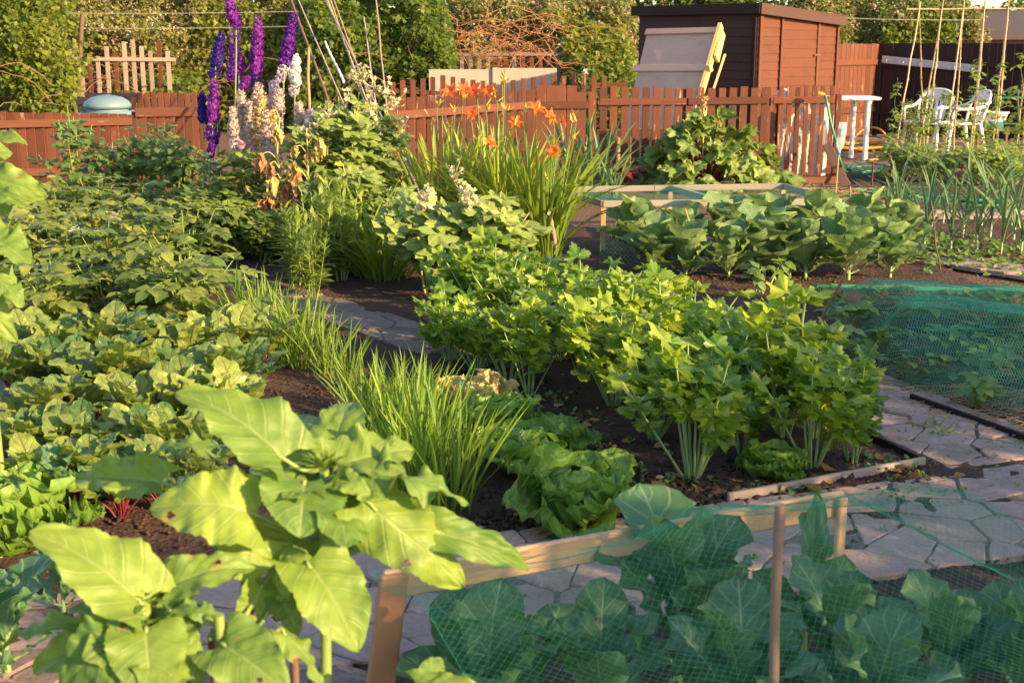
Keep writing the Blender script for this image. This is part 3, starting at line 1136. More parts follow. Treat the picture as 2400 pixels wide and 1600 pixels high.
plank('batten', lp(-.06, .34) + pn * .022, lp(1.03, .34) + pn * .022, .105, .035, m_ply, lid, face=pn)
sd = np.array([.80, -.35, .1])
plank('side_plank', lp(1.035, -.03) + [.0, .04, 0], lp(1.03, .62) + [0, .04, 0], .13, .05, m_yellow, lid, face=sd)
plank('side_plank', lp(1.10, .03) + [0, .12, 0], lp(1.12, .26) + [0, .12, 0], .16, .04, m_yellow, lid, face=sd)
plank('batten_end', lp(1.03, .34) + pn * .03, lp(1.09, .345) + pn * .03, .10, .06, m_yellow, lid, face=sd)
plank('prop', lp(1.25, .22) + [0, .3, 0], lp(1.22, .75) + [0, .3, 0], .03, .03, m_yellow, lid, face=(0, -1, 0))

# timber stack seen between the pickets
st = thing('timber_stack', 'stack of yellowish sawn timber behind the picket fence', 'timber', P(1490, 400, 17.0))
for i in range(5):
    a, b = P(1400, 312 + i * 19, 17.1), P(1570, 308 + i * 19, 17.0)
    plank('plank', a, b, .085, .12, m_yellow if i % 2 == 0 else m_fresh, st)
# white film behind the gate, hood
fl = MB()
Vn = []
for i in range(7):
    for j in range(13):
        pp = P(1826 + i * 19, 238 + j * 14.5, 16.5 + .04 * math.sin(i * 2.1 + j * .7))
        Vn.append(pp + [0.01 * math.sin(j * 1.3 + i), 0, 0])
i, j = np.meshgrid(np.arange(6), np.arange(12), indexing='ij')
k0 = (i * 13 + j).reshape(-1)
keep = [n for n in range(len(k0)) if (n * 7) % 11 > 3 or n % 12 > 4]
k0 = k0[keep]
fl.add(Vn, np.stack([k0, k0 + 1, k0 + 14, k0 + 13], -1))
tag(fl.build('plastic_sheet', m_film), 'torn white plastic sheet hanging behind the picket gate', 'plastic sheet')
hd = MB()
c = P(1836, 226, 16.42)
lathe(hd, [(.0, .10), (.05, .092), (.085, .06), (.10, 0), (.10, -.05), (.085, -.05)], 18, c=c)
tag(hd.build('plastic_hood', m_film), 'small white plastic hood on the back of the picket gate', 'hood')
# gate brace plank
plank_root = thing('brace_plank', 'dark plank propped diagonally against the end of the picket gate', 'plank', P(1960, 435, 15.6))
plank('plank', P(1937, 338, 16.05), P(1984, 436, 15.6), .11, .025, m_stick, plank_root, face=(-.3, -1, .2))
sill = thing('sleeper', 'worn brown timber lying at the foot of the picket gate', 'timber', P(1880, 430, 15.8))
plank('beam', G(1760, 437) + [0, 0, .05], G(1965, 432) + [0, 0, .05], .10, .10, m_shed, sill)

# ---- compost bin, crate
cb = P(230, 262, 14.75)
bn = thing('compost_bin', 'blue-grey plastic bin with domed lid behind the low boarded fence', 'compost bin', (cb[0], cb[1] + .35, 0))
hb_ = cb[2]
mb = MB()
lathe(mb, [(.34, .0), (.30, hb_ - .02), (.31, hb_)], 28, c=(cb[0], cb[1] + .35, 0))
mb.build('body', m_bin, bn)
mb = MB()
lathe(mb, [(.29, hb_ - .055), (.33, hb_ - .05), (.335, hb_ - .025), (.24, hb_ - .015), (.22, hb_ + .02), (.268, hb_ + .025), (.272, hb_ + .06), (.25, hb_ + .10), (.18, hb_ + .145), (.09, hb_ + .168), (.055, hb_ + .165), (.045, hb_ + .175), (0, hb_ + .176)], 32, c=(cb[0], cb[1] + .35, 0))
mb.build('lid', m_bin, bn)
cr = thing('compost_crate', 'dark slatted crate standing behind the bin lid', 'crate', P(245, 300, 16.0))
for i in range(14):
    p = P(184 + i * 9.2, 226 + (i % 3), 16.0)
    plank('slat', [p[0], p[1], .0], p, .046, .015, m_crate, cr)
plank('rail', P(180, 240, 16.0) + [0, -.02, 0], P(310, 240, 16.0) + [0, -.02, 0], .06, .02, m_crate, cr)
plank('rail', P(180, 225, 15.98) + [0, .3, 0], P(310, 226, 15.98) + [0, .3, 0], .05, .02, m_crate, cr)

# ---- table
TD = 19.0
tp = P(1975, 226, TD)
tz = tp[2]
tb = thing('garden_table', 'white plastic garden table beside the picket gate', 'table', (tp[0], TD, .0))
mb = MB()
x0, x1 = P(1915, 226, TD)[0], P(2058, 226, TD)[0]
prof = [(0, tz), (.92, tz), (.985, tz - .008), (1, tz - .022), (.985, tz - .04), (.93, tz - .045), (0, tz - .03)]
cx, rx, ry = (x0 + x1) / 2, (x1 - x0) / 2, .42
sg = 32
an = np.arange(sg) / sg * 2 * np.pi
sq = lambda a: np.sign(np.cos(a)) * np.abs(np.cos(a)) ** .5
sq2 = lambda a: np.sign(np.sin(a)) * np.abs(np.sin(a)) ** .5
V = np.concatenate([np.stack([cx + r_ * rx * sq(an), TD + r_ * ry * sq2(an), np.full(sg, z_)], -1) for r_, z_ in prof])
i = np.arange(len(prof) - 1)[:, None] * sg + np.arange(sg)[None]
j = np.arange(len(prof) - 1)[:, None] * sg + (np.arange(sg)[None] + 1) % sg
mb.add(V, np.stack([j, i, i + sg, j + sg], -1).reshape(-1, 4))
mb.build('tabletop', m_plast, tb)
for px, dy in ((1998, .12), (2031, -.32), (1935, -.30), (1950, .2)):
    c = P(px, 300, TD + dy)
    mb = MB()
    tube(mb, [[c[0], TD + dy, tz - .03], [c[0], TD + dy, tz - .12], [c[0], TD + dy, .3], [c[0], TD + dy, .045]], [.07, .042, .038, .040], None, 12)
    mb.build('leg', m_plast, tb)


# ---- chairs
def chair():
    r = thing('garden_chair', '', '', (0, 0, 0))
    # seat 0.44 high; faces -y
    mb = MB()
    n = 8
    X, Y = np.meshgrid(np.linspace(-.25, .25, n + 1), np.linspace(-.26, .22, n + 1), indexing='ij')
    Z = .43 - .03 * (1 - (X / .25) ** 2) * (1 - (Y / .26) ** 2) - .03 * np.clip((-Y - .18) / .08, 0, 1) ** 2
    i = np.arange(n)[:, None] * (n + 1) + np.arange(n)[None]
    F = np.stack([i, i + n + 1, i + n + 2, i + 1], -1).reshape(-1, 4)
    Vt = np.stack([X, Y, Z], -1).reshape(-1, 3)
    mb.add(Vt, F)
    mb.add(Vt - [0, 0, .018], F[:, ::-1])
    tube(mb, spline([(-.25, -.25, .415), (0, -.28, .405), (.25, -.25, .415), (.255, 0, .43), (.25, .22, .43)], 5), .016, .016, 8)
    tube(mb, spline([(-.25, -.25, .415), (-.255, 0, .43), (-.25, .22, .43)], 5), .016, .016, 8)
    mb.build('seat', m_plast, r)
    # back: a rim, a broad top, slats
    mb = MB()
    tl = lambda x, z: np.array([x, .20 + (z - .43) * .30 + .05 * (1 - (x / .27) ** 2), z])
    rim = spline([tl(-.22, .42), tl(-.245, .6), tl(-.25, .74), tl(-.20, .84), tl(-.08, .885), tl(.08, .885), tl(.20, .84), tl(.25, .74), tl(.245, .6), tl(.22, .42)], 5)
    tube(mb, rim, .021, .021, 8)
    for xx in np.linspace(-.14, .14, 5):
        a, b = tl(xx * .9, .43), tl(xx * 1.05, .74)
        M, L = frame_from(a, b, (0, -1, 0))
        mm = np.eye(4)
        mm[:3, :3] = M
        mm[:3, 3] = a
        box(mb, (0, -.022, -.006), (L, .022, .006), 0, mm)
    n2 = 12
    xs = np.linspace(-.235, .235, n2 + 1)
    top = np.array([tl(x, .885 - .11 * (abs(x) / .235) ** 2.6) for x in xs])
    bot = np.array([tl(x, .72) for x in xs])
    V = np.concatenate([top + [0, -.006, 0], bot + [0, -.006, 0], top + [0, .008, 0], bot + [0, .008, 0]])
    a = np.arange(n2)
    m1 = n2 + 1
    mb.add(V, np.concatenate([np.stack([a, a + m1, a + m1 + 1, a + 1], -1), np.stack([a + 2 * m1, a + 2 * m1 + 1, a + 3 * m1 + 1, a + 3 * m1], -1), np.stack([a + m1, a + 3 * m1, a + 3 * m1 + 1, a + m1 + 1], -1)]))
    mb.build('backrest', m_plast, r)
    for s in (-1, 1):
        mb = MB()
        pts = spline([(s * .245, .33, .74), (s * .275, .18, .665), (s * .285, 0, .64), (s * .285, -.16, .64), (s * .275, -.235, .60), (s * .262, -.25, .42)], 5)
        tube(mb, pts, .024, .021, 8)
        mb.build('armrest', m_plast, r)
        for y0, y1 in ((-.24, -.29), (.20, .30)):
            mb = MB()
            tube(mb, [(s * .235, y0, .42), (s * .25, (y0 + y1) / 2, .22), (s * .265, y1, 0.0)], [.034, .028, .026], None, 8)
            mb.build('leg', m_plast, r)
    return r


c1 = chair()
g = P(2178, 330, 20.6)
put(c1, g[0] - .05, 20.6, .04, R(-38), 1.06)
tag(c1, 'white plastic armchair facing the camera next to the table', 'chair', 'white plastic garden chairs')
c2 = copy_tree(c1)
g = P(2258, 330, 20.1)
put(c2, g[0] - .05, 20.2, .04, R(-82), 1.06)
tag(c2, 'white plastic armchair with its back turned behind the bean canes', 'chair')
# tub and green frame beyond the chairs
tu = thing('plastic_tub', 'small white and blue plastic tub beside the white chairs', 'tub', P(2325, 300, 20.6))
c = P(2325, 283, 20.6)
mb = MB()
lathe(mb, [(.0, -.12), (.17, -.12), (.20, .0)], 20, c=c)
mb.build('base', m_blue, tu)
mb = MB()
lathe(mb, [(.20, .0), (.235, .12), (.25, .125), (.25, .14), (.23, .14), (.19, .0)], 20, c=c)
mb.build('rim', m_plast, tu)
plank('stand', c + [-.25, 0, -.14], c + [.3, 0, -.14], .30, .04, m_stick, tu, face=(0, 0, 1))
for sx in (-.2, .25):
    plank('leg', [c[0] + sx, c[1], 0], [c[0] + sx, c[1], c[2] - .16], .04, .04, m_stick, tu)
gf = MB()
for a, b in (((2330, 230), (2425, 228)), ((2330, 230), (2372, 205)), ((2372, 205), (2425, 235)), ((2385, 215), (2388, 380)), ((2420, 228), (2425, 380)), ((2332, 232), (2340, 380)), ((2340, 290), (2425, 292))):
    tube(gf, [P(a[0], a[1], 21.2), P(b[0], b[1], 21.2)], .018, .018, 8)
tag(gf.build('tubular_stand', m_frame), 'dark green tubular frame standing at the end of the dark fence', 'frame')

# ---- hoses
mb = MB()
hp = [P(1932, 221, 16.1), P(1938, 240, 16.05), P(1948, 290, 16.0), P(1962, 340, 15.9), P(1970, 380, 15.6), G(1990, 415, .02), G(2020, 440, .02), G(2060, 450, .02), G(2120, 452, .02), G(2200, 458, .02), G(2290, 462, .02), G(2290, 470, .02), G(2150, 466, .02), G(2060, 458, .02), G(2010, 447, .02), G(2100, 447, .02), G(2250, 470, .02), G(2380, 474, .02), G(2300, 482, .02), G(2180, 474, .02), G(2080, 462, .02), G(2200, 464, .03), G(2420, 488, .02)]
tube(mb, spline(hp, 10), .016, .016, 8)
gh = thing('garden_hose', 'green hose hooked over the picket gate and trailing across the path', 'hose', hp[0])
mb.build('hose', m_hgreen, gh)
mb = MB()
tube(mb, [P(1916, 219, 16.1), P(1926, 221, 16.1), P(1933, 222, 16.1)], [.03, .03, .018], None, 10)
mb.build('connector', m_orange, gh)
mb = MB()
loops = []
for i in range(34):
    a = i * .85
    loops.append(G(2020 + 42 * math.cos(a) + i * .7, 395 + 9 * math.sin(a) + 4 * math.sin(i * .37), .02 + .012 * (i % 3)))
loops = [G(2012, 375, .03), G(2008, 382, .03)] + loops + [G(2060, 425, .02), G(2110, 437, .02), G(2180, 440, .02)]
tube(mb, spline(loops, 7), .014, .014, 6)
tag(mb.build('garden_hose', MATS['green_hose']), 'dark green hose coiled on the ground beside the patio', 'hose')
mb = MB()
yl = []
for i in range(46):
    a = i * .9
    rr = 1 + .25 * math.sin(i * 1.7)
    yl.append(G(2020 + 52 * rr * math.cos(a), 341 + 7 * rr * math.sin(a) + 2 * math.sin(i * .6), .05 + .10 * (i / 46) + .02 * math.sin(i)))
yl += [G(1990, 334, .28), P(2022, 305, 20.5), P(2052, 300, 20.4), P(2075, 315, 20.2), G(2085, 340, .06), G(1990, 345, .06), G(1980, 349, .06), G(2060, 352, .06), G(2087, 360, .06), G(2080, 369, .06), G(2040, 375, .06), G(2012, 375, .03)]
tube(mb, spline(yl, 6), .016, .016, 6)
tag(mb.build('garden_hose', m_hyell), 'yellow hose heaped in loops under the white table', 'hose')

# ---- bottle on a cane
mb = MB()
b0 = G(1958, 463)
btop = P(1975, 300, 14.5)
cn = MB()
tube(cn, [b0, P(1965, 372, 14.5), btop + [0, 0, -.05]], .008, .006, 6)
tag(cn.build('cane', m_cane), 'thin cane with an upturned bottle on its top beside the picket gate', 'cane')
ax = btop - P(1965, 372, 14.5)
ax /= np.linalg.norm(ax)
Mx, _ = frame_from([0, 0, 0], ax, (0, -1, 0))
Mz = np.stack([Mx[:, 1], Mx[:, 2], Mx[:, 0]], 1)
m, nt, out = newmat('clear_plastic')
k = N(nt)
gl = k.n('ShaderNodeBsdfPrincipled')
gl.inputs['Base Color'].default_value = (.92, .95, .96, 1)
gl.inputs['Roughness'].default_value = .08
gl.inputs['IOR'].default_value = 1.4
tb2 = k.n('ShaderNodeBsdfTransparent')
mx2 = k.n('ShaderNodeMixShader')
mx2.inputs[0].default_value = .28
k.l(tb2.outputs[0], mx2.inputs[1])
k.l(gl.outputs[0], mx2.inputs[2])
k.l(mx2.outputs[0], out.inputs[0])
bo = thing('plastic_bottle', 'clear plastic bottle turned upside down on the cane by the gate', 'bottle', btop)
mb = MB()
lathe(mb, [(.014, -.30), (.016, -.27), (.03, -.25), (.046, -.21), (.046, -.12), (.043, -.10), (.046, -.08), (.046, .03), (.04, .045), (0, .04)], 16, c=btop + [0, 0, .02], axis=Mz)
mb.build('body', m, bo)
mb = MB()
lathe(mb, [(.0475, -.10), (.0475, -.02)], 16, c=btop + [0, 0, .02], axis=Mz)
mb.build('paper_wrap', m_film, bo)
mb = MB()
lathe(mb, [(.0, -.315), (.018, -.315), (.018, -.285), (.0, -.285)], 12, c=btop + [0, 0, .02], axis=Mz)
mb.build('cap', m_blue, bo)


# ---- canes, stakes, posts, wires
def stick(name, label, cat, a, b, r0, r1, mat, group=None, knots=True, n=7, wob=.004):
    mb = MB()
    pts = curve(a, b, U(-.01, .01), n, wob)
    rad = np.linspace(r0, r1, len(pts))
    tube(mb, pts, rad, None, 7)
    if knots:
        for p in pts[1:-1]:
            tube(mb, [p - (pts[-1] - pts[0]) * .004, p + (pts[-1] - pts[0]) * .004], r0 * 1.18, r0 * 1.18, 7)
    return tag(mb.build(name, mat), label, cat, group)


stick('post', 'dark leaning wooden post in front of the left hedge', 'post', P(180, 280, 24), P(193, 34, 24), .055, .04, m_stick, knots=False)
stick('stake', 'square reddish stake standing beside the white delphinium', 'stake', G(728, 566), P(724, 112, 11.3), .014, .012, plain('red_stake', (.50, .25, .16), (.40, .19, .12), .7, 9), knots=False)
ws = [((682, 0), (725, 118), 'brown branch leaning left over the delphiniums', m_stick, .02), ((697, -5), (752, 120), 'thin pale cane leaning behind the square stake', m_greycane, .011),
      ((757, -10), (792, 62), 'leftmost pale cane of the leaning bundle', m_greycane, .012), ((760, -20), (850, 210), 'longest pale cane in the leaning bundle', m_cane, .013), ((772, -10), (838, 190), 'thin pale cane in the middle of the leaning bundle', m_greycane, .011), ((779, -10), (845, 175), 'brown cane at the edge of the leaning bundle', m_cane, .010),
      ((762, 98), (806, 192), 'white painted rod leaning low behind the mallow', m_plast, .017), ((853, 40), (872, 180), 'pale cane standing before the hazel bush', m_greycane, .010), ((880, -10), (899, 180), 'tall straight pale cane before the hazel bush', m_greycane, .012)]
for a, b, lab, mt, r_ in ws:
    A_, B_ = P(*a, 14.5), P(*b, 13.6)
    d = (B_ - A_)
    tt = (0 - A_[2]) / d[2]
    stick('cane', lab, 'cane', A_ + d * (tt if mt is not m_plast else 1.0), A_, r_ * .8, r_ * .65, mt, 'canes leaning over the flower bed')
for y0, y1, lab in ((31, 27, 'upper thin wire strung across the left hedge'), (66, 62, 'lower thin wire strung across the left hedge')):
    mb = MB()
    tube(mb, curve(P(140, y0, 24), P(700, y1, 25), -.02, 12), .004, .004, 4)
    tag(mb.build('wire', m_wire), lab, 'wire')
mb = MB()
tube(mb, curve(P(1940, 41, 24), P(2300, 47, 25), -.02, 12), .004, .004, 4)
tag(mb.build('wire', m_wire), 'thin wire strung across the hedge right of the shed', 'wire')

# bean canes
bp = [2154, 2207, 2258, 2307, 2362, 2420, 2480, 2545]
near = [2096, 2172, 2214, 2284, 2338, 2402, 2440, 2520]
far = [2163, 2144, 2228, 2268, 2318, 2374, 2500, 2560]
TOPS = [P(x, 24, 17.6) for x in bp]
where = ['leftmost', 'second', 'third', 'fourth', 'fifth', 'sixth', 'seventh', 'eighth']
NEARF, FARF = [], []
for i, t in enumerate(TOPS):
    n0 = P(near[i], 300, 16.7)
    n0[2] = 0
    f0_ = P(far[i] + 10, 300, 18.5)
    f0_[2] = 0
    NEARF.append(n0)
    FARF.append(f0_)
    up = (t - n0) * 1.05 + n0
    up2 = (t - f0_) * 1.06 + f0_
    w_ = ('leftmost' if i == 0 else where[i] + ' from the left')
    stick('bean_cane', f'bamboo bean cane leaning from the near side, {w_}', 'cane', n0, up, .013, .009, m_cane, 'bean canes', n=9)
    stick('bean_cane', f'bamboo bean cane leaning from the far side, {w_}', 'cane', f0_, up2, .013, .009, m_cane, 'bean canes', n=9)
stick('bean_cane', 'horizontal bamboo cane tied along the tops of the bean canes', 'cane', TOPS[0] + [-.16, 0, .01], TOPS[-1] + [.3, 0, .03], .011, .009, m_cane, 'bean canes', n=12)
# odd sticks in the beds
for a, b, r_, lab, mt in ((G(1905, 785), P(2008, 592, 6.9), .009, 'pale cane tilting to the right at the corner of the netted bed', m_cane), (G(1640, 612), P(1606, 490, 9.9), .007, 'thin tilted cane in front of the far cabbages', m_cane),
                      (G(1968, 648), P(1980, 508, 9.6), .009, 'brown cane standing before the far cabbages', m_stick), (G(2205, 640), P(2182, 470, 9.4), .006, 'thin dark stick at the back of the netted bed', m_stick),
                      (G(1305, 600), P(1288, 500, 9.9), .022, 'thick grey stump of a stake beside the daylilies', m_greycane), (G(1530, 540), P(1534, 430, 11.4), .004, 'thin rod standing inside the wooden frame', m_stick),
                      (G(1930, 520), P(1930, 430, 13.0), .007, 'short rusty rod left of the bottle cane', m_rust), (G(1995, 500), P(1993, 437, 13.2), .006, 'short pale peg in the dry straw', m_cane), (G(2043, 445), P(2046, 378, 15.0), .012, 'rusty peg beside the coiled hose', m_rust)):
    stick('cane' if r_ > .005 else 'rod', lab, 'stick', a, b, r_, r_ * .85, mt, n=5, knots=r_ > .008)
# ================================================================== leaf materials
L_sun = leafmat('sunflower_leaf', (.055, .145, .032), (.175, .27, .05), (.36, .40, .16), 6, .04, .5, .24, (.42, .55, .04), .5, (.42, .36, .05), .16, bump=.3, holes=22)
L_pot = leafmat('potato_leaf', (.075, .14, .03), (.23, .28, .075), (.26, .32, .12), 6, .05, .4, .35, (.40, .50, .06), .5, (.40, .34, .05), -.08)
L_beet = leafmat('beet_leaf', (.05, .14, .045), (.21, .30, .075), (.22, .035, .045), 6, .05, .75, .34, (.45, .50, .05), .36, (.60, .45, .05), .10, spec=.5, bump=.5)
L_bras = leafmat('cabbage_leaf', (.048, .130, .088), (.085, .19, .105), (.36, .47, .28), 6, .035, .75, .28, (.20, .42, .08), .5, (.30, .30, .10), -.02, .35, holes=20)
L_cab2 = leafmat('old_cabbage_leaf', (.06, .145, .07), (.15, .24, .105), (.36, .44, .25), 6, .035, .6, .28, (.32, .46, .10), .5, (.48, .36, .13), .03)
L_let = leafmat('lettuce_leaf', (.11, .25, .04), (.21, .36, .075), (.34, .46, .18), 7, .05, .5, .40, (.40, .60, .08), .38, None, 0, .45, bump=.6)
L_letold = leafmat('pale_lettuce_leaf', (.36, .34, .16), (.50, .44, .24), (.45, .40, .2), 7, .05, .3, .35, (.6, .5, .2), .5, None)
L_cel = leafmat('celery_leaf', (.045, .14, .02), (.25, .36, .035), (.26, .38, .08), 6, .06, .35, .40, (.42, .58, .03), .36, (.55, .48, .04), -.02, .45)
L_rhu = leafmat('rhubarb_leaf', (.07, .155, .04), (.19, .27, .07), (.36, .38, .16), 6, .06, .4, .30, (.40, .50, .08), .45, (.45, .36, .10), -.04, .4, palm=True, bump=.7)
L_mal = leafmat('mallow_leaf', (.11, .19, .055), (.22, .31, .10), (.36, .42, .18), 6, .07, .5, .36, (.38, .5, .1), .55, None, 0, palm=True)
L_lily = leafmat('daylily_leaf', (.10, .19, .03), (.24, .33, .055), (.30, .38, .10), 0.01, .10, .3, .38, (.5, .58, .06), .42, (.50, .30, .09), -.06)
L_chive = leafmat('chive_leaf', (.07, .16, .025), (.17, .27, .045), None, 1, .1, 0, .35, (.4, .58, .05), .4, (.55, .33, .16), -.08)
L_leek = leafmat('leek_leaf', (.06, .145, .085), (.13, .22, .10), None, 1, .1, 0, .25, (.25, .4, .12), .45, (.40, .36, .12), -.06)
L_bean = leafmat('bean_leaf', (.09, .18, .035), (.20, .29, .06), (.26, .34, .1), 5, .06, .35, .42, (.42, .56, .06), .5, None)
L_ras = leafmat('raspberry_leaf', (.06, .125, .04), (.15, .22, .06), (.22, .28, .1), 7, .06, .45, .30, (.32, .45, .06), .55, None)
L_del = leafmat('delphinium_leaf', (.07, .135, .035), (.17, .23, .06), (.22, .28, .08), 5, .07, .3, .34, (.38, .45, .06), .55, (.45, .34, .10), .0, palm=True)
L_gold = leafmat('lance_leaf', (.11, .19, .04), (.23, .31, .075), (.32, .38, .14), 5, .10, .5, .36, (.42, .55, .08), .5, (.55, .25, .08), -.1)
L_str = leafmat('strawberry_leaf', (.06, .15, .045), (.15, .25, .07), (.24, .32, .1), 6, .06, .4, .34, (.3, .48, .06), .5, None)
L_hedge = leafmat('hedge_leaf', (.065, .115, .02), (.165, .20, .036), None, 1, .1, 0, .36, (.48, .52, .05), .5, (.5, .42, .06), -.12)
L_hazel = leafmat('hazel_leaf', (.05, .10, .02), (.13, .18, .035), None, 1, .1, 0, .36, (.42, .5, .05), .5, None)
L_bram = leafmat('bramble_leaf', (.07, .105, .028), (.165, .18, .05), None, 1, .1, 0, .32, (.46, .42, .10), .55, (.45, .30, .14), -.02)
L_far = leafmat('far_tree_leaf', (.035, .065, .018), (.075, .11, .03), None, 1, .1, 0, .25, (.2, .26, .04), .55, None)
L_dry = leafmat('dry_leaf', (.25, .12, .065), (.42, .27, .14), (.20, .09, .045), 5, .07, .5, .30, (.7, .42, .12), .7, None)
L_dryy = leafmat('yellow_dry_leaf', (.42, .33, .13), (.52, .43, .20), (.30, .21, .08), 5, .07, .4, .35, (.8, .6, .15), .7, None)
m_stem = plain('green_stem', (.16, .25, .06), (.24, .31, .09), .5, 9, spec=.4)
m_stemy = plain('yellow_stem', (.42, .38, .10), (.50, .45, .15), .55, 9)
m_stemr = plain('red_stem', (.20, .022, .04), (.13, .018, .03), .4, 9, spec=.5)
m_stemw = plain('pale_stem', (.22, .34, .11), (.30, .40, .16), .45, 9)
m_leekw = plain('leek_shank', (.42, .46, .33), (.30, .38, .22), .45, 9)
m_twig = plain('twig', (.30, .17, .10), (.20, .11, .07), .8, 9)
m_twig2 = plain('rusty_bramble_stem', (.42, .18, .08), (.30, .13, .07), .7, 9)
F_pur = plain('purple_petal', (.13, .010, .28), (.08, .008, .22), .6, 30, trans=.3)
F_mag = plain('magenta_petal', (.21, .018, .30), (.14, .012, .25), .6, 30, trans=.3)
F_blu = plain('violet_blue_petal', (.05, .012, .26), (.035, .010, .20), .6, 30, trans=.3)
F_whi = plain('white_petal', (.82, .74, .70), (.74, .66, .64), .6, 30, trans=.25)
F_crm = plain('faded_petal', (.54, .42, .31), (.42, .34, .38), .7, 30, trans=.25)
F_tan = plain('tan_seedpod', (.58, .38, .17), (.46, .33, .14), .7, 30, trans=.15)
F_lil = plain('pale_lilac_petal', (.55, .45, .62), (.62, .50, .48), .7, 30, trans=.25)
F_pnk = plain('pink_petal', (.78, .50, .55), (.70, .42, .50), .6, 30, trans=.3)
F_org = plain('orange_petal', (.82, .095, .012), (.78, .16, .02), .5, 30, trans=.35)
F_bud = plain('orange_bud', (.78, .42, .06), (.62, .50, .08), .5, 30, trans=.25)
F_red = plain('red_petal', (.6, .03, .02), (.5, .03, .02), .5, 30, trans=.3)
F_brm = plain('bramble_blossom', (.62, .40, .32), (.50, .33, .26), .7, 30, trans=.3)

# leaf templates
T_ov = [blade('ovate', .33, 6, 4, .05, .10, .12, .03, 2, seed=i) for i in range(4)]
T_small = [blade('ovate', .36, 3, 2, .04, .06, .12, .03, 2, seed=i) for i in range(3)]
T_card = [blade('ovate', .42, 2, 2, .05, .1, .18, .0, 1, seed=i) for i in range(2)]
T_lance = [blade('lance', .13, 6, 2, .03, .18, .2, .0, 1, seed=i) for i in range(3)]
T_strap = [blade('strap', .018, 12, 2, .0, d, .9, .0, 1, seed=i) for i, d in enumerate((.08, .2, .42, .75))]
T_chive = [blade('strap', .011, 6, 2, .02, d, .9, .0, 1, seed=i) for i, d in enumerate((.02, .10, .25))]
T_leek = [blade('strap', .022, 10, 2, .02, d, .9, .0, 1, seed=i) for i, d in enumerate((.05, .16, .4))]
T_beet = [blade('oblong', .31, 14, 10, .06, .16, .16, .085, 3.2 + i * .5, seed=i, serr=.08, sn=9, pucker=.07, quilt=.020, qn=7) for i in range(5)]
T_let = [blade('oblong', .46, 20, 18, .03, -.12, .0, .13, 4.5 + i * .7, seed=i, serr=.12, sn=13, pucker=.20, cup=-.5, quilt=.018, qn=6) for i in range(5)]
T_bras = [blade('obovate', (.30, .34, .27, .32, .29, .35)[i], 18, 14, .03, (.12, .25, .05, .3, .18, .1)[i], .08, .10, 1.9 + i * .5, seed=i, pucker=.07, cup=-.15, quilt=.006, qn=5, serr=.03, sn=9) for i in range(6)]
T_cab = [blade('obovate', .40, 12, 10, .02, .18, .05, .09, 2.2 + i * .5, seed=i, pucker=.09, cup=-.3) for i in range(6)]
T_palm5 = [palmate(5, .55, 3, 46, .03, .09, i, .45, .05, 1.1) for i in range(4)]
T_palm3 = [palmate(5, .60, 2, 30, .02, .10, i, .75, .10, 1.0) for i in range(4)]
T_cel = [palmate(3, .44, 3, 50, .02, .14, i, .92, .12, .85) for i in range(3)] + [palmate(5, .40, 3, 50, .02, .15, i, .80, .12, .8) for i in range(2)]
T_rhu = [palmate(5, .20, 8, 60, -.12, .20, i, .42, .10, .8) for i in range(5)]
T_sun = [blade('heart', .43, 30, 18, (.10, .04, .14, .02, .08, .12)[i], (.10, .20, .05, .25, .15, .3)[i], (.16, -.12, .10, .22, -.05, .05)[i], (.07, .10, .05, .09, .12, .06)[i], 1.3 + i * .35, seed=i, serr=.07, sn=17, pucker=.05, quilt=.010, qn=6) for i in range(6)]
T_pet = [blade('lance', .22, 4, 2, .10, .35, .1, .04, 2, seed=i) for i in range(3)]


def crinkle(T, amp, fr, seed):
    V, F, UV = T
    V = V.copy()
    V[:, 2] += amp * (fbm(V[:, 0] * fr + seed * 5 + 9, V[:, 1] * fr + 4, 3, seed) - .5) * np.clip(np.hypot(V[:, 0], V[:, 1]) * 2, 0, 1)
    return V, F, UV


T_rhu = [crinkle(crinkle(t, .38, 4, i), .16, 11, i + 9) for i, t in enumerate(T_rhu)]


T_let = [crinkle(t, .16, 17, i) for i, t in enumerate(T_let)]
T_beet = [crinkle(t, .05, 19, i) for i, t in enumerate(T_beet)]


class Bag:
    """collects leaf placements and writes them with a few templates"""
    def __init__(s):
        s.a = []

    def add(s, p, yaw, pitch, roll, sc_):
        s.a.append((p[0], p[1], p[2], yaw, pitch, roll, sc_))

    def bulk(s, p, yaw, pitch, roll, sc_):
        p = np.asarray(p, float)
        q = np.stack([np.broadcast_to(x, len(p)) for x in (yaw, pitch, roll, sc_)], -1)
        s.a.extend(map(tuple, np.c_[p, q]))

    def build(s, mb, Ts, mat=0, photo=0.0):
        A = np.array(s.a)
        if len(A) == 0:
            return
        Mx = rotm(A[:, 3], A[:, 4], A[:, 5], 1.0)
        if photo:
            # leaves lean their upper face towards the light, as they grow
            n = Mx[:, :, 2]
            t = n + photo * np.array([.50, -.62, .60])
            t /= np.linalg.norm(t, axis=1, keepdims=True)
            v = np.cross(n, t)
            c = np.sum(n * t, 1)
            K = np.zeros((len(A), 3, 3))
            K[:, 0, 1], K[:, 0, 2], K[:, 1, 0], K[:, 1, 2], K[:, 2, 0], K[:, 2, 1] = -v[:, 2], v[:, 1], v[:, 2], -v[:, 0], -v[:, 1], v[:, 0]
            Rr = np.eye(3) + K + K @ K / (1 + c + 1e-6)[:, None, None]
            Mx = Rr @ Mx
        Mx = Mx * A[:, 6][:, None, None]
        k = rng.integers(0, len(Ts), len(A))
        for i, T in enumerate(Ts):
            B = A[k == i]
            if len(B):
                mb.inst(T, Mx[k == i], B[:, :3], mat)


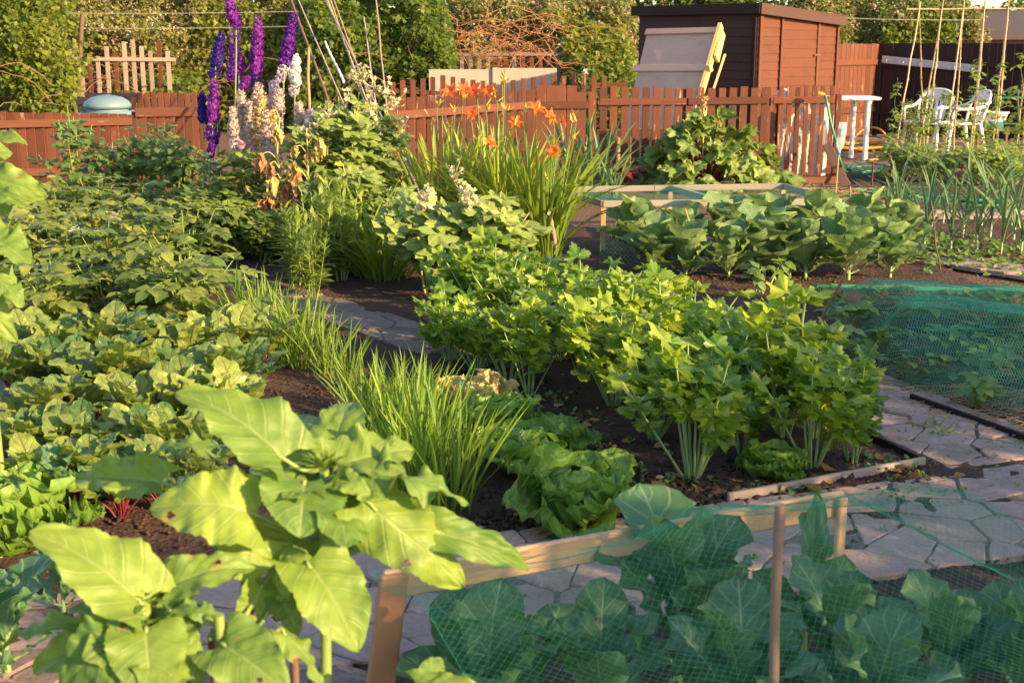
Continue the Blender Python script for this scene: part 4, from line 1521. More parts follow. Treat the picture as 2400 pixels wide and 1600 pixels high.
def foliage(name, bag, Ts, mat, parent, photo=0.0):
    mb = MB()
    bag.build(mb, Ts, 0, photo)
    return mb.build(name, mat, parent)


def pinnate(bag, stem, p, yaw, pitch, L, n, ls, end=1.2, flat=0.0):
    """compound leaf from p: leaflets in pairs along a rachis"""
    d = np.array([math.cos(yaw) * math.cos(pitch), math.sin(yaw) * math.cos(pitch), math.sin(pitch)])
    pts = [p + d * L * t + np.array([0, 0, -.22 * L * t * t]) for t in np.linspace(0, 1, 4)]
    if stem is not None:
        tube(stem, pts, .0028, .0015, 4, cap=False)
    for i in range(n):
        t = .35 + .55 * i / max(1, n - 1)
        q = p + d * L * t + np.array([0, 0, -.22 * L * t * t])
        for s in (-1, 1):
            bag.add(q, yaw + s * U(.9, 1.3), pitch * .4 - .15 + U(-.25, .25) - flat, U(-.4, .4), ls * U(.75, 1.1) * (.75 + .25 * t))
    bag.add(pts[-1], yaw + U(-.1, .1), pitch * .4 - .3 + U(-.2, .2), U(-.3, .3), ls * end)


ORD = ['leftmost', 'second from the left', 'third from the left', 'fourth from the left', 'fifth from the left', 'sixth from the left', 'seventh from the left', 'eighth from the left', 'ninth from the left', 'tenth from the left']


def row(make, K, spots, fmt, cat, group, s0=1.0, sv=.1, tilt=.05, turn=3.14, cache={}):
    """spots: (px,py[,scale]) on the ground; fmt gets the ordinal from the left"""
    spots = sorted(spots, key=lambda q: q[0])
    key = make.__name__
    P_ = cache.setdefault(key, [])
    out = []
    for i, q in enumerate(spots):
        g = G(q[0], q[1])
        if len(P_) < K:
            r = make(len(P_))
            P_.append(r)
        else:
            r = copy_tree(P_[int(rng.integers(0, K))])
        put(r, g[0], g[1], 0, U(-turn, turn), s0 * (q[2] if len(q) > 2 else 1) * U(1 - sv, 1 + sv), (U(-tilt, tilt), U(-tilt, tilt)))
        lab = fmt(i, len(spots)) if callable(fmt) else fmt.format(ORD[i] if i < len(ORD) - 1 and i < len(spots) - 1 else 'rightmost')
        tag(r, lab, cat, group)
        out.append(r)
    return out


# ================================================================== potatoes
def potato_plant(k):
    r = thing('potato_plant', 'x', 'x')
    st, bag = MB(), Bag()
    fl = MB()
    for i in range(11):
        a = i * 2.4 + U(-.4, .4)
        lean = U(.15, .75) if i else .1
        h = U(.36, .52)
        top = np.array([math.cos(a) * h * lean, math.sin(a) * h * lean, h * (1 - .18 * lean)])
        pts = curve((0, 0, 0), top, 0, 6)
        pts[:, :2] *= (np.linspace(0, 1, 7)[:, None] ** .2)
        tube(st, pts, .006, .003, 5, cap=False)
        for j in range(2, 7):
            pinnate(bag, st, pts[j], a + j * 2.4 + U(-.5, .5), U(-.1, .5), U(.13, .20), 3, .080, 1.25)
        for q in range(3):
            bag.add(pts[-1], U(0, 6.28), U(.1, .7), U(-.4, .4), U(.04, .07))
    st.build('stem', m_stem, r)
    foliage('foliage', bag, T_ov, L_pot, r, .30)
    if k == 1:
        b2 = Bag()
        for c in ((.1, .1, .50), (-.16, .02, .47)):
            for q in range(5):
                for a in range(5):
                    b2.add(np.array(c) + rng.normal(0, .018, 3), a * 1.256 + q, U(-.2, .4), 0, .022)
        foliage('blossom', b2, T_small, F_whi, r)
    return r


for py, xs, nm in ((566, (-70, 20, 150, 235, 320, 400), 'the back row of potatoes'), (622, (-80, 10, 95, 175, 260, 345, 420), 'the second row of potatoes'), (690, (-110, -30, 60, 160, 255, 350, 445), 'the third row of potatoes'), (768, (150, 250, 345, 440), 'the front row of potatoes')):
    row(potato_plant, 7, [(x + U(-8, 8), py + U(-8, 8)) for x in xs], 'leafy potato plant, {} in ' + nm, 'potato plant', 'potato plants', 1.08, turn=.6, sv=.22, tilt=.15)


# ================================================================== beetroot
def beet_plant(k):
    r = thing('beetroot_plant', 'x', 'x')
    st, bag, old = MB(), Bag(), Bag()
    n = 15
    for i in range(n):
        a = i * 2.399 + U(-.3, .3)
        inc = .15 + .85 * (i / n) ** .8
        L = U(.12, .20)
        pit = 1.52 - inc * U(.35, .75)
        d = np.array([math.cos(a) * math.cos(pit), math.sin(a) * math.cos(pit), math.sin(pit)])
        p1 = d * L
        tube(st, [(0, 0, -.01), d * L * .5 + [0, 0, .012], p1], .0055, .0035, 5, cap=False)
        pp = pit - U(-.15, .45)
        bag.add(p1, a + U(-.6, .6), pp, U(-.7, .7), U(.15, .23) * (1.05 - .3 * (i < 3)))
    st.build('stem', m_stemr, r)
    foliage('foliage', bag, T_beet, L_beet, r, .22)
    return r


for py, xs, nm, sc_ in ((884, (75, 165, 262, 350, 440, 530, 615), 'the beetroot row next to the potatoes', 1.0), (955, (50, 150, 255, 360, 470, 570), 'the second beetroot row', 1.0), (1040, (110, 220, 330, 440, 545), 'the third beetroot row', 1.0), (1125, (70, 120, 180, 235, 300, 360, 420, 480), 'the beetroot row nearest the sunflowers', .85)):
    row(beet_plant, 8, [(x + U(-10, 10), py + U(-10, 10), sc_) for x in xs], 'red-stemmed beetroot plant, {} in ' + nm, 'beetroot plant', 'beetroot plants', turn=.6)


row(beet_plant, 8, [(95, 1215), (190, 1205), (285, 1225), (385, 1210), (470, 1195)], 'red-stemmed beetroot plant on the bare soil under the sunflower leaves, {}', 'beetroot plant', 'beetroot plants', .8, turn=.6)


# ================================================================== chives and spring onions
def chive_clump(k):
    r = thing('chive_clump', 'x', 'x')
    bag = Bag()
    for i in range(40):
        a = U(0, 6.28)
        rr = U(0, .07)
        bag.add((math.cos(a) * rr, math.sin(a) * rr, 0), a + U(-.5, .5), 1.5 - abs(rng.normal(0, .27)), U(-1.5, 1.5), U(.26, .50))
    foliage('foliage', bag, T_chive, L_chive, r)
    return r


row(chive_clump, 4, [(575, 800, .9), (622, 830), (668, 852), (715, 868), (640, 868, .8), (760, 885, .8), (700, 830, .8), (810, 915, .8), (605, 780, .7)], 'upright clump of chives beside the stone path, {}', 'chives', 'chive clumps by the stone path')
row(chive_clump, 4, [(905, 1110, 1.0), (950, 1145, 1.1), (1000, 1100, 1.0), (1010, 1180, 1.15), (1055, 1215, 1.05), (1090, 1150, .9), (965, 1195, 1.05), (1060, 1085, .9), (870, 1050, .95), (930, 1030, .9), (1010, 1040, .85), (860, 985, .8), (940, 975, .75)], 'upright clump of onion leaves between sunflower and lettuces, {}', 'onion leaves', 'onion clumps behind the sunflowers')


# ================================================================== lettuces
def lettuce_plant(k, mat=None):
    r = thing('lettuce', 'x', 'x')
    mat = mat or L_let
    mb = MB()
    # head: crinkled ball of wrapped leaves
    for q in range(7):
        th = np.linspace(0, 2 * np.pi, 25)
        a0 = q * .9
        ph = np.linspace(-1.3, 1.35, 14)
        TH, PH = np.meshgrid(th[:13] * .85 + a0, ph, indexing='ij')
        rad = .088 + .010 * q / 7 + .020 * (fbm(TH * 2.2 + q * 3, PH * 3.2, 4, q) - .5) + .006 * np.abs(np.sin(TH * 6 + PH))
        X, Y, Z = rad * np.cos(PH) * np.cos(TH), rad * np.cos(PH) * np.sin(TH), .095 + rad * np.sin(PH) * .95
        i = np.arange(12)[:, None] * 14 + np.arange(13)[None]
        F = np.stack([i, i + 14, i + 15, i + 1], -1).reshape(-1, 4)
        uv = np.stack(np.meshgrid(np.linspace(0, 1, 13), np.linspace(0, 1, 14), indexing='ij'), -1).reshape(-1, 2)
        mb.add(np.stack([X, Y, Z], -1).reshape(-1, 3), F, uv)
    mb.build('head', mat, r)
    n = 15
    for i in range(n):
        a = i * 2.399 + U(-.2, .2)
        b = Bag()
        q = i / n
        b.add((.045 * math.cos(a), .045 * math.sin(a), .015), a, 1.15 - q * 1.0 + U(-.12, .12), U(-.25, .25), U(.19, .24))
        foliage('outer_leaf', b, [T_let[i % 5]], mat, r)
    return r


for px, py, s, lab in ((1352, 1232, 1.18, 'large crinkled green lettuce standing nearest the wooden plank'), (1235, 1112, 1.05, 'crinkled green lettuce in the middle of the short row, beside the onion leaves'), (1300, 1080, .8, 'smaller green lettuce tucked behind the large one'), (1175, 1030, .95, 'green lettuce fourth back from the wooden plank'), (1808, 1125, .70, 'small round pale lettuce head at the front edge of the celery')):
    r = row(lettuce_plant, 3, [(px, py, s)], lambda i, n, l=lab: l, 'lettuce', 'lettuces', sv=.03)[0]
def pale_lettuce(k):
    return lettuce_plant(k, L_letold)


row(pale_lettuce, 1, [(1105, 978, .9)], lambda i, n: 'yellowed pale lettuce at the back end of the lettuce row', 'lettuce', 'lettuces')
row(lettuce_plant, 3, [(8, 1300, 1.5)], lambda i, n: 'green lettuce at the left edge beyond the sunflowers', 'lettuce', 'lettuces')


# ================================================================== celery
def celery_plant(k):
    r = thing('celery_plant', 'x', 'x')
    st, bag = MB(), Bag()
    for i in range(11):
        a = i * 2.399 + U(-.5, .5)
        lean = .05 + .75 * U(0, 1) ** 1.3
        h = U(.28, .60) * (1 - .22 * lean)
        top = np.array([math.cos(a) * h * lean, math.sin(a) * h * lean, h])
        pts = curve((.015 * math.cos(a), .015 * math.sin(a), 0), top, 0, 5)
        tube(st, pts, .0065, .003, 5, cap=False)
        d = pts[-1] - pts[-2]
        for j, t in ((3, .75), (4, 1.0)):
            for s in (-1, 1):
                bag.add(pts[j] + rng.normal(0, .006, 3), a + s * U(.8, 1.4), U(-.25, .5), U(-.5, .5), U(.07, .10) * t)
                bag.add(pts[j] + rng.normal(0, .03, 3), a + s * U(.3, 2.2), U(-.3, .7), U(-.7, .7), U(.045, .075))
        bag.add(pts[-1], a + U(-.4, .4), U(-.1, .8), U(-.5, .5), U(.075, .11))
        bag.add(pts[-1] + rng.normal(0, .02, 3), a + U(-1.4, 1.4), U(.1, 1.1), U(-.6, .6), U(.06, .09))
    st.build('stalk', m_stemw, r)
    foliage('foliage', bag, T_cel, L_cel, r, .30)
    return r


for xs, nm in ((((1995, 1095, .85), (1900, 1108, .95), (1915, 1035, .92), (1835, 1035, 1.0), (1805, 960, .98), (1735, 945, .95), (1865, 975, .95)), 'the row along the right path'),
               (((1735, 1075, .9), (1660, 1000, 1.0), (1560, 925, 1.0), (1460, 865, 1.0), (1370, 825, 1.0)), 'the middle row'),
               (((1625, 1135, .9), (1530, 1040, .95), (1440, 960, .95), (1370, 900, .95), (1305, 850, .95)), 'the row beside the bare soil'),
               (((1690, 900, .8), (1620, 865, .75), (1555, 830, .75), (1470, 800, .78), (1385, 775, .78), (1290, 755, .8), (1195, 745, .8)), 'the row before the far cabbages'),
               (((1245, 935, .75), (1185, 905, .8), (1120, 880, .8), (1060, 855, .8), (1235, 820, .95), (1150, 795, .95), (1075, 775, .9)), 'the row ending at the stone path')):
    row(celery_plant, 8, [(x[0] + U(-8, 8), x[1], x[2]) for x in xs], 'celery plant, {} in ' + nm, 'celery plant', 'celery plants', turn=.6, sv=.2)


# ================================================================== brassicas
def brassica(k, T=None, mat=None, n=9, L=(.27, .37), name='cabbage_plant'):
    r = thing(name, 'x', 'x')
    T, mat = T or T_bras, mat or L_bras
    mb = MB()
    tube(mb, [(0, 0, -.02), (0, 0, .1), (.01, 0, .2)], .018, .012, 8)
    mb.build('stem', m_stemw, r)
    for i in range(n):
        a = i * 2.399 + k * .7 + U(-.2, .2)
        q = i / n
        b, st = Bag(), MB()
        pit = 1.3 - q * .85 + U(-.2, .2)
        d = np.array([math.cos(a) * math.cos(pit), math.sin(a) * math.cos(pit), math.sin(pit)])
        p0 = np.array([0, 0, .20 - .16 * q])
        pl = U(.05, .10)
        p1 = p0 + d * pl
        LL = U(*L)
        b.add(p1, a, pit + .1, U(-.35, .35), LL)
        mb = MB()
        b.build(mb, [T[(i + k) % len(T)]])
        # midrib runs out of the stalk under the blade
        tube(mb, [p0, p0 + d * pl * .6, p1 + d * .02], .0075, .005, 5, 1, cap=False)
        mb.build('leaf', [mat, m_stemw], r)
    return r


def old_cabbage(k):
    return brassica(k, T_cab, L_cab2, 16, (.27, .42))


front = [((1590, 1625, 1.0), 'large blue-green cabbage plant in the middle under the front net'), ((1130, 1830, .85), 'blue-green cabbage plant with splayed leaves next to the end post under the net'), ((1400, 1780, .78), 'low blue-green cabbage plant directly in front of the paving under the net'),
         ((1740, 1800, .85), 'broad blue-green cabbage plant beside the thick bamboo cane'), ((1950, 1660, .76), 'blue-green cabbage plant between the bamboo cane and the right path edge'), ((2200, 1680, .70), 'loose blue-green cabbage plant near the sloping right edge of the net'), ((2010, 1860, .82), 'blue-green cabbage plant at the bottom edge of the picture under the net'), ((2390, 1690, .66), 'blue-green cabbage plant at the right end under the front net')]
CAB = []
for sp_, lab in front:
    r = row(brassica, 4, [sp_], lambda i, n, l=lab: l, 'cabbage', 'cabbages under the front net', sv=.03, turn=.5)[0]
    CAB.append(G(sp_[0], sp_[1]))
# the dark upright leaf by the end of the plank belongs to a taller plant there
tallr = thing('cabbage_plant', 'young cabbage with one tall dark rolled leaf at the right end of the plank', 'cabbage', G(1880, 1540), 'cabbages under the front net')
mb = MB()
g = G(1880, 1540)
tube(mb, [g, g + [0, 0, .12]], .014, .01, 8)
mb.build('stem', m_stemw, tallr)
for b_, t_, wpx, nr_ in (((1880, 1460), (1925, 1168), 88, (.1, -1, .15)), ((1890, 1470), (1990, 1330), 150, (.2, -.8, .5)), ((1880, 1470), (1790, 1360), 120, (-.2, -.8, .5))):
    p0, p1 = P(*b_, 3.28), P(*t_, 3.22)
    M, LL = frame_from(p0, p1, nr_)
    T = T_bras[0 if wpx < 100 else 3]
    mb = MB()
    V = T[0].copy()
    wr = (wpx * 3.3 / 3000) / LL / .72
    V[:, 1] *= wr
    if wpx < 100:
        V[:, 2] -= V[:, 1] ** 2 * 2.2
    mb.add((V * LL) @ M.T + p0, T[1], T[2])
    tube(mb, [g + [0, 0, .1], p0, p0 + (p1 - p0) * .3], .007, .004, 5, 1, cap=False)
    mb.build('leaf', [L_bras, m_stemw], tallr)
CAB.append(g)

for py, xs, nm in ((655, (1520, 1610, 1700, 1790, 1885, 1985, 2085), 'the front row of far cabbages'), (608, (1500, 1600, 1700, 1810, 1920, 2030, 2110), 'the back row of far cabbages')):
    row(old_cabbage, 4, [(x + U(-10, 10), py + U(-6, 6), 0.84) for x in xs], 'large frilled pale green cabbage, {} in ' + nm, 'cabbage', 'cabbages around the wooden frame', sv=.12)
yl_ = thing('fallen_leaf', 'yellowed cabbage leaf lying on the soil in front of the far cabbages', 'leaf', G(1740, 640))
b = Bag()
b.add(G(1722, 640) + [0, 0, .03], .1, .15, .1, .27)
foliage('blade', b, [T_cab[1]], L_dryy, yl_)
yl_ = thing('fallen_leaf', 'brown dried cabbage leaf lying beside the yellowed one', 'leaf', G(1840, 645))
b = Bag()
b.add(G(1800, 645) + [0, 0, .03], .0, .1, -.3, .22)
foliage('blade', b, [T_cab[2]], L_dry, yl_)
# dark brassica at the lower left behind the sunflowers
row(brassica, 4, [(20, 1600, .6)], lambda i, n: 'dark cabbage plant at the lower left behind the sunflowers', 'cabbage', 'cabbages by the sunflowers')
row(brassica, 4, [(150, 1450, .5)], lambda i, n: 'small dark cabbage plant behind the shortest sunflower leaves', 'cabbage', 'cabbages by the sunflowers')
row(brassica, 4, [(150, 1230, .6)], lambda i, n: 'small dark cabbage plant on bare soil left of the tall sunflower', 'cabbage', 'cabbages by the sunflowers')


# ================================================================== sunflowers
Sx = 1.0204


def sunflower(label, stem, leaves, bud, group='sunflowers in front', name='sunflower'):
    r = thing(name, label, 'sunflower', (stem[0][0], stem[0][1], 0), group)
    mb = MB()
    tube(mb, spline(stem, 5), .013, .009, 10)
    mb.build('stem', m_stem, r)
    st = np.array(spline(stem, 8))
    for i, (b_, t_, w_, D0, D1, n_) in enumerate(leaves):
        p0, p1 = P(b_[0] * Sx, b_[1] * Sx, D0), P(t_[0] * Sx, t_[1] * Sx, D1)
        n_ = np.array(n_) + rng.normal(0, .22, 3)
        M, LL = frame_from(p0, p1, n_)
        T = T_sun[i % len(T_sun)]
        V = T[0].copy()
        V[:, 1] *= (w_ * 1.0 * Sx * (D0 + D1) / 2 / 3000) / LL / .86
        mb = MB()
        mb.add((V * LL) @ M.T + p0, T[1], T[2])
        # stalk from the nearest lower point of the stem
        c = st[np.argmin(np.linalg.norm(st - (p0 - [0, 0, .05]), axis=1))]
        mid = (c + p0) / 2 + [0, 0, -.012]
        tube(mb, spline([c, mid, p0, p0 + (p1 - p0) * .12 + M[:, 2] * .0], 4), .005, .0032, 6, 1, cap=False)
        mb.build('leaf', [L_sun, m_stem], r)
    if bud is not None:
        c = np.array(bud)
        b = Bag()
        for i in range(26):
            a = i * 2.399
            q = i / 26
            b.add(c + np.array([math.cos(a), math.sin(a), 0]) * .010 * (1 - q), a, .2 + q * 1.2, U(-.2, .2), .055 * (1 - .45 * q))
        for i in range(9):
            # young leaves packed round the bud
            a = i * 2.399 + 1
            q = Bag()
            q.add(c + [math.cos(a) * .012, math.sin(a) * .012, -.03 - .006 * i], a, .75 - .07 * i + U(-.2, .2), U(-.4, .4), .075 + .012 * i)
            foliage('leaf', q, [T_sun[i % 6]], L_sun, r, .3)
        foliage('bud', b, T_lance, L_sun, r)
    return r


def vs(px, py, D, bend=0.0):
    t = P(px, py, D)
    return [[t[0] + bend, t[1] + .03, 0], [t[0] + bend * .5, t[1] + .02, t[2] * .5], [t[0], t[1], t[2]]]


UPC = (.30, -.62, .72)
sunflower('tallest sunflower plant without bloom, its top leaves in full sun left of the onion leaves', vs(760, 1100, 2.2, -.03), [
    ((650, 1052), (408, 884), 185, 2.18, 2.22, (.35, -.55, .75)),
    ((735, 1080), (668, 912), 165, 2.22, 2.40, (.30, -.75, .6)),
    ((760, 1075), (812, 915), 140, 2.24, 2.40, (.3, -.8, .5)),
    ((770, 1075), (952, 1000), 160, 2.20, 2.26, (.25, -.5, .85)),
    ((790, 1090), (1086, 1122), 130, 2.18, 2.20, (.2, -.45, .85)),
    ((590, 1182), (344, 1140), 200, 2.12, 2.08, (.3, -.7, .65)),
    ((700, 1105), (690, 1228), 215, 2.15, 2.06, (.25, -.85, .5)),
    ((835, 1150), (1085, 1345), 175, 2.16, 2.14, (.45, -.6, .65)),
    ((920, 1205), (1222, 1305), 105, 2.20, 2.24, (.1, -.6, .8)),
    ((372, 1108), (138, 1075), 105, 2.30, 2.36, (-.25, -.7, .6)),
    ((585, 1195), (560, 1330), 190, 2.16, 2.08, (.2, -.85, .5)),
    ((480, 1040), (310, 1022), 75, 2.42, 2.46, (.1, -.5, .9)),
    ((705, 1290), (830, 1490), 205, 2.10, 2.02, (.35, -.8, .5)),
    ((690, 1345), (655, 1250), 115, 2.08, 2.12, (.2, -.9, .3)),
    ((770, 1100), (850, 1135), 70, 2.15, 2.12, (.1, -.6, .8)),
    ((720, 1070), (760, 960), 120, 2.3, 2.42, (.1, -.8, .5)),
    ((690, 1215), (720, 1330), 120, 2.24, 2.2, (.2, -.8, .5)),
    ((600, 1250), (470, 1230), 120, 2.3, 2.34, (.2, -.7, .6)),
    ((640, 1300), (560, 1400), 130, 2.2, 2.16, (.1, -.8, .5)),
    ((780, 1200), (860, 1260), 100, 2.26, 2.28, (.2, -.7, .6)),
], P(758, 1095, 2.2))
sunflower('shorter sunflower plant at the lower left with broad drooping leaves in sun', vs(340, 1425, 2.0, .04), [
    ((325, 1385), (72, 1205), 200, 1.98, 2.00, (.35, -.62, .7)),
    ((340, 1380), (285, 1225), 120, 2.00, 2.10, (.4, -.8, .4)),
    ((385, 1350), (588, 1298), 115, 2.02, 2.06, (.2, -.6, .8)),
    ((400, 1345), (395, 1262), 80, 2.05, 2.10, (.2, -.85, .4)),
    ((385, 1405), (512, 1400), 70, 1.98, 1.98, (.2, -.5, .85)),
    ((300, 1455), (118, 1575), 190, 1.94, 1.88, (.3, -.7, .6)),
    ((335, 1440), (350, 1610), 200, 1.95, 1.86, (.15, -.85, .5)),
    ((370, 1430), (470, 1560), 120, 1.97, 1.92, (.25, -.75, .6)),
    ((200, 1452), (-10, 1490), 85, 2.05, 2.08, (.1, -.5, .85)),
    ((335, 1410), (270, 1400), 60, 1.98, 1.95, (.2, -.6, .8)),
    ((290, 1400), (270, 1460), 90, 1.95, 1.92, (.2, -.7, .6)),
    ((380, 1420), (430, 1500), 120, 2.02, 2.0, (.3, -.7, .6)),
    ((260, 1460), (60, 1540), 120, 2.06, 2.08, (.1, -.6, .8)),
    ((300, 1400), (180, 1330), 110, 2.06, 2.1, (.3, -.7, .6)),
], P(338, 1410, 2.0))
sunflower('small sunflower plant between the two larger ones, leaves hanging to the lower edge', vs(512, 1440, 1.98, .01), [
    ((508, 1478), (660, 1585), 185, 1.96, 1.88, (.3, -.75, .6)),
    ((640, 1445), (762, 1556), 85, 2.02, 2.00, (.3, -.6, .7)),
    ((600, 1350), (545, 1440), 110, 2.10, 2.06, (.2, -.7, .6)),
    ((640, 1370), (690, 1450), 80, 2.10, 2.06, (.3, -.7, .6)),
    ((505, 1470), (520, 1420), 60, 1.98, 2.02, (.2, -.8, .5)),
], None)
sunflower('sunflower with only one lit leaf showing at the bottom edge below the plank', [G(1000, 2000), G(1000, 2000) + [0, 0, .3], P(985, 1580, 2.1)], [
    ((955, 1575), (1125, 1590), 75, 2.08, 2.06, (.2, -.6, .8)),
    ((985, 1560), (1030, 1510), 80, 2.1, 2.16, (.3, -.8, .5)),
], None)
sunflower('sunflower cut off by the left edge of the picture', vs(-60, 520, 4.3, .0), [
    ((-40, 330), (58, 322), 52, 4.3, 4.2, (.3, -.6, .7)),
    ((-50, 400), (88, 440), 95, 4.3, 4.2, (.3, -.7, .6)),
    ((-50, 455), (60, 470), 60, 4.3, 4.2, (.3, -.7, .6)),
    ((-45, 540), (68, 575), 120, 4.25, 4.15, (.3, -.8, .5)),
    ((-40, 620), (55, 690), 90, 4.25, 4.15, (.3, -.7, .6)),
    ((-50, 680), (25, 770), 90, 4.25, 4.15, (.2, -.7, .6)),
    ((-40, 360), (30, 345), 60, 4.3, 4.4, (.2, -.7, .6)),
    ((-40, 480), (75, 440), 70, 4.35, 4.4, (.2, -.6, .7)),
], None)
for px, py0, lab, D_ in ((487, 1490, 'dark stick tied beside the small sunflower', 2.02), (668, 1430, 'dark stick tied to the tallest sunflower', 2.2)):
    t = P(px * Sx, py0, D_)
    stick('stake', lab, 'stake', [t[0] + .0, t[1] + .02, 0], t, .009, .008, m_stick, n=5, knots=False)

# ================================================================== front cage: plank, legs, net, cane
PA, PB = G(899, 1338, .45), G(1976, 1149, .45)
uA = (PB - PA)
LA = np.linalg.norm(uA)
uA /= LA
vA = np.array([uA[1], -uA[0], 0])     # toward the camera
cg = thing('crop_cage', 'fresh timber cage frame of thin boards around the front cabbages', 'cage', (PA + PB) / 2 * [1, 1, 0])
plank('top_board', PA + [0, 0, -.037], PB + [0, 0, -.037], .075, .019, m_fresh, cg, face=vA)
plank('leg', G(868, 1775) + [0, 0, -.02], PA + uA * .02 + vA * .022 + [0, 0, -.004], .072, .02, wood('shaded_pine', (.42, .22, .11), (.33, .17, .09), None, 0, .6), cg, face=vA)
plank('leg', PB - uA * .02 + vA * .022 + [0, 0, -.45], PB - uA * .02 + vA * .022 + [0, 0, -.01], .03, .02, m_fresh, cg, face=vA)


def prisms(mb, p, q, r):
    """thin three-sided threads from p to q"""
    d = q - p
    d /= np.maximum(np.linalg.norm(d, axis=1, keepdims=True), 1e-9)
    a = np.cross(d, [0.13, .31, .94])
    a /= np.linalg.norm(a, axis=1, keepdims=True)
    b = np.cross(d, a)
    c = [a * r, (-.5 * a + .866 * b) * r, (-.5 * a - .866 * b) * r]
    n = len(p)
    V = np.concatenate([p + c[0], p + c[1], p + c[2], q + c[0], q + c[1], q + c[2]])
    i = np.arange(n)
    F = np.concatenate([np.stack([i + k * n, i + ((k + 1) % 3) * n, i + ((k + 1) % 3 + 3) * n, i + (k + 3) * n], -1) for k in range(3)])
    mb.add(V, F)


def netting(name, fn, nu, nv, r, mat=None, diag=True):
    I, J = np.meshgrid(np.arange(nu + 1), np.arange(nv + 1), indexing='ij')
    Pt = fn(I / nu, J / nv)
    mb = MB()
    E = []
    idx = I * (nv + 1) + J
    if diag:
        m = ((I[:-1, :-1] + J[:-1, :-1]) % 2) == 0
        E.append(np.stack([idx[:-1, :-1][m], idx[1:, 1:][m]], -1))
        E.append(np.stack([idx[1:, :-1][~m], idx[:-1, 1:][~m]], -1))
    else:
        E.append(np.stack([idx[:-1].ravel(), idx[1:].ravel()], -1))
        E.append(np.stack([idx[:, :-1].ravel(), idx[:, 1:].ravel()], -1))
    E = np.concatenate(E)
    Q = Pt.reshape(-1, 3)
    prisms(mb, Q[E[:, 0]], Q[E[:, 1]], r)
    for line in (np.arange(nv + 1), nu * (nv + 1) + np.arange(nv + 1), np.arange(nu + 1) * (nv + 1), np.arange(nu + 1) * (nv + 1) + nv):
        prisms(mb, Q[line[:-1]], Q[line[1:]], r * 1.4)
    return mb.build(name, mat or m_net, smooth=False)


def front_net(u, v):
    uu = -.03 + u * (LA + .78)
    vv = -.02 + v * 1.5
    z = .447 - .045 * np.sin(np.pi * np.clip(vv / 1.3, 0, 1)) * np.clip(uu / .4, 0, 1)
    x = PA[0] + uA[0] * uu + vA[0] * vv
    y = PA[1] + uA[1] * uu + vA[1] * vv
    for ci, c in enumerate(CAB):
        z = z + (.20 if ci == 0 else .10) * np.exp(-((x - c[0]) ** 2 + (y - c[1]) ** 2) / .07) * np.clip((vv - .05) / .35, 0, 1)
    c = PA + uA * .80 + vA * .10
    z = z + .045 * np.exp(-((x - c[0]) ** 2 + (y - c[1]) ** 2) / .028)
    t = np.clip((uu - LA) / .74, 0, 1)
    z = z * (1 - t) + .02 * t
    z = np.where(vv < .06, np.minimum(z, .455 + .25 * np.clip(vv + .05, 0, 1) + .045 * np.exp(-((uu - .80) / .2) ** 2)), z)
    z = z + .010 * (fbm(x * 7, y * 7, 3, 5) - .5) * 2
    return np.stack([x, y, z], -1)


tag(netting('crop_net', front_net, 190, 150, .00032), 'fine green net draped over the timber cage and the front cabbages', 'netting')
stick('cane', 'thick bamboo cane standing through the front net before the cabbages', 'cane', G(1798, 2030), P(1828, 1182, 2.40), .0095, .0115, wood('weathered_bamboo', (.36, .24, .15), (.20, .14, .11), (.13, .09, .07), .02, .6, .3, knots=False), n=4)

# ================================================================== strawberry bed under net
def strawberry_plant(k):
    r = thing('strawberry_plant', 'x', 'x')
    st, bag = MB(), Bag()
    for i in range(14):
        a = U(0, 6.28)
        h = U(.10, .24)
        q = np.array([math.cos(a) * U(.03, .17), math.sin(a) * U(.03, .17), h])
        tube(st, curve((0, 0, 0), q, .02, 3), .003, .002, 4, cap=False)
        for s in (-1.9, 0, 1.9):
            bag.add(q, a + s, U(-.35, .25), U(-.3, .3), U(.075, .11))
    st.build('stalk', m_stem, r)
    foliage('foliage', bag, T_ov, L_str, r, .4)
    return r


for py, xs, nm in ((905, (2140, 2230, 2320, 2400), 'the front row under the bed net'), (850, (2010, 2090, 2180, 2270, 2360), 'the second row under the bed net'), (790, (1990, 2070, 2160, 2250, 2340, 2410), 'the third row under the bed net'), (735, (1960, 2040, 2130, 2220, 2310, 2390), 'the back row under the bed net')):
    row(strawberry_plant, 4, [(x + U(-12, 12), py + U(-8, 8), .78) for x in xs], 'leafy strawberry plant, {} in ' + nm, 'strawberry plant', 'strawberry plants under the net')
row(strawberry_plant, 4, [(2285, 962, .8)], lambda i, n: 'small strawberry plant outside the net beside the dark edging', 'strawberry plant', 'strawberry plants outside the net')


n00, n10, n01, n11 = G(1895, 676), G(2700, 690), G(2100, 915), G(2800, 1075)


def bed_net(u, v):
    p = (n00[None, None] * (1 - u)[..., None] + n10[None, None] * u[..., None]) * (1 - v)[..., None] + (n01[None, None] * (1 - u)[..., None] + n11[None, None] * u[..., None]) * v[..., None]
    e = np.clip(np.minimum(np.minimum(u / .14, v / .55), (1 - v) / .22), 0, 1)
    z = .29 * e ** .9 + .05 * e * np.sin(v * 5.2 * np.pi + .9 + u * 1.3) + .05 * e * (fbm(p[..., 0] * 2.2, p[..., 1] * 2.2, 3, 3) - .5)
    z = z + .04 * e * np.abs(np.sin(v * 14 + u * 2.2)) + .01
    p = p.copy()
    p[..., 2] = z
    return p


tag(netting('crop_net', bed_net, 200, 130, .0008, m_net2), 'green net lying in folds over the strawberry bed', 'netting')
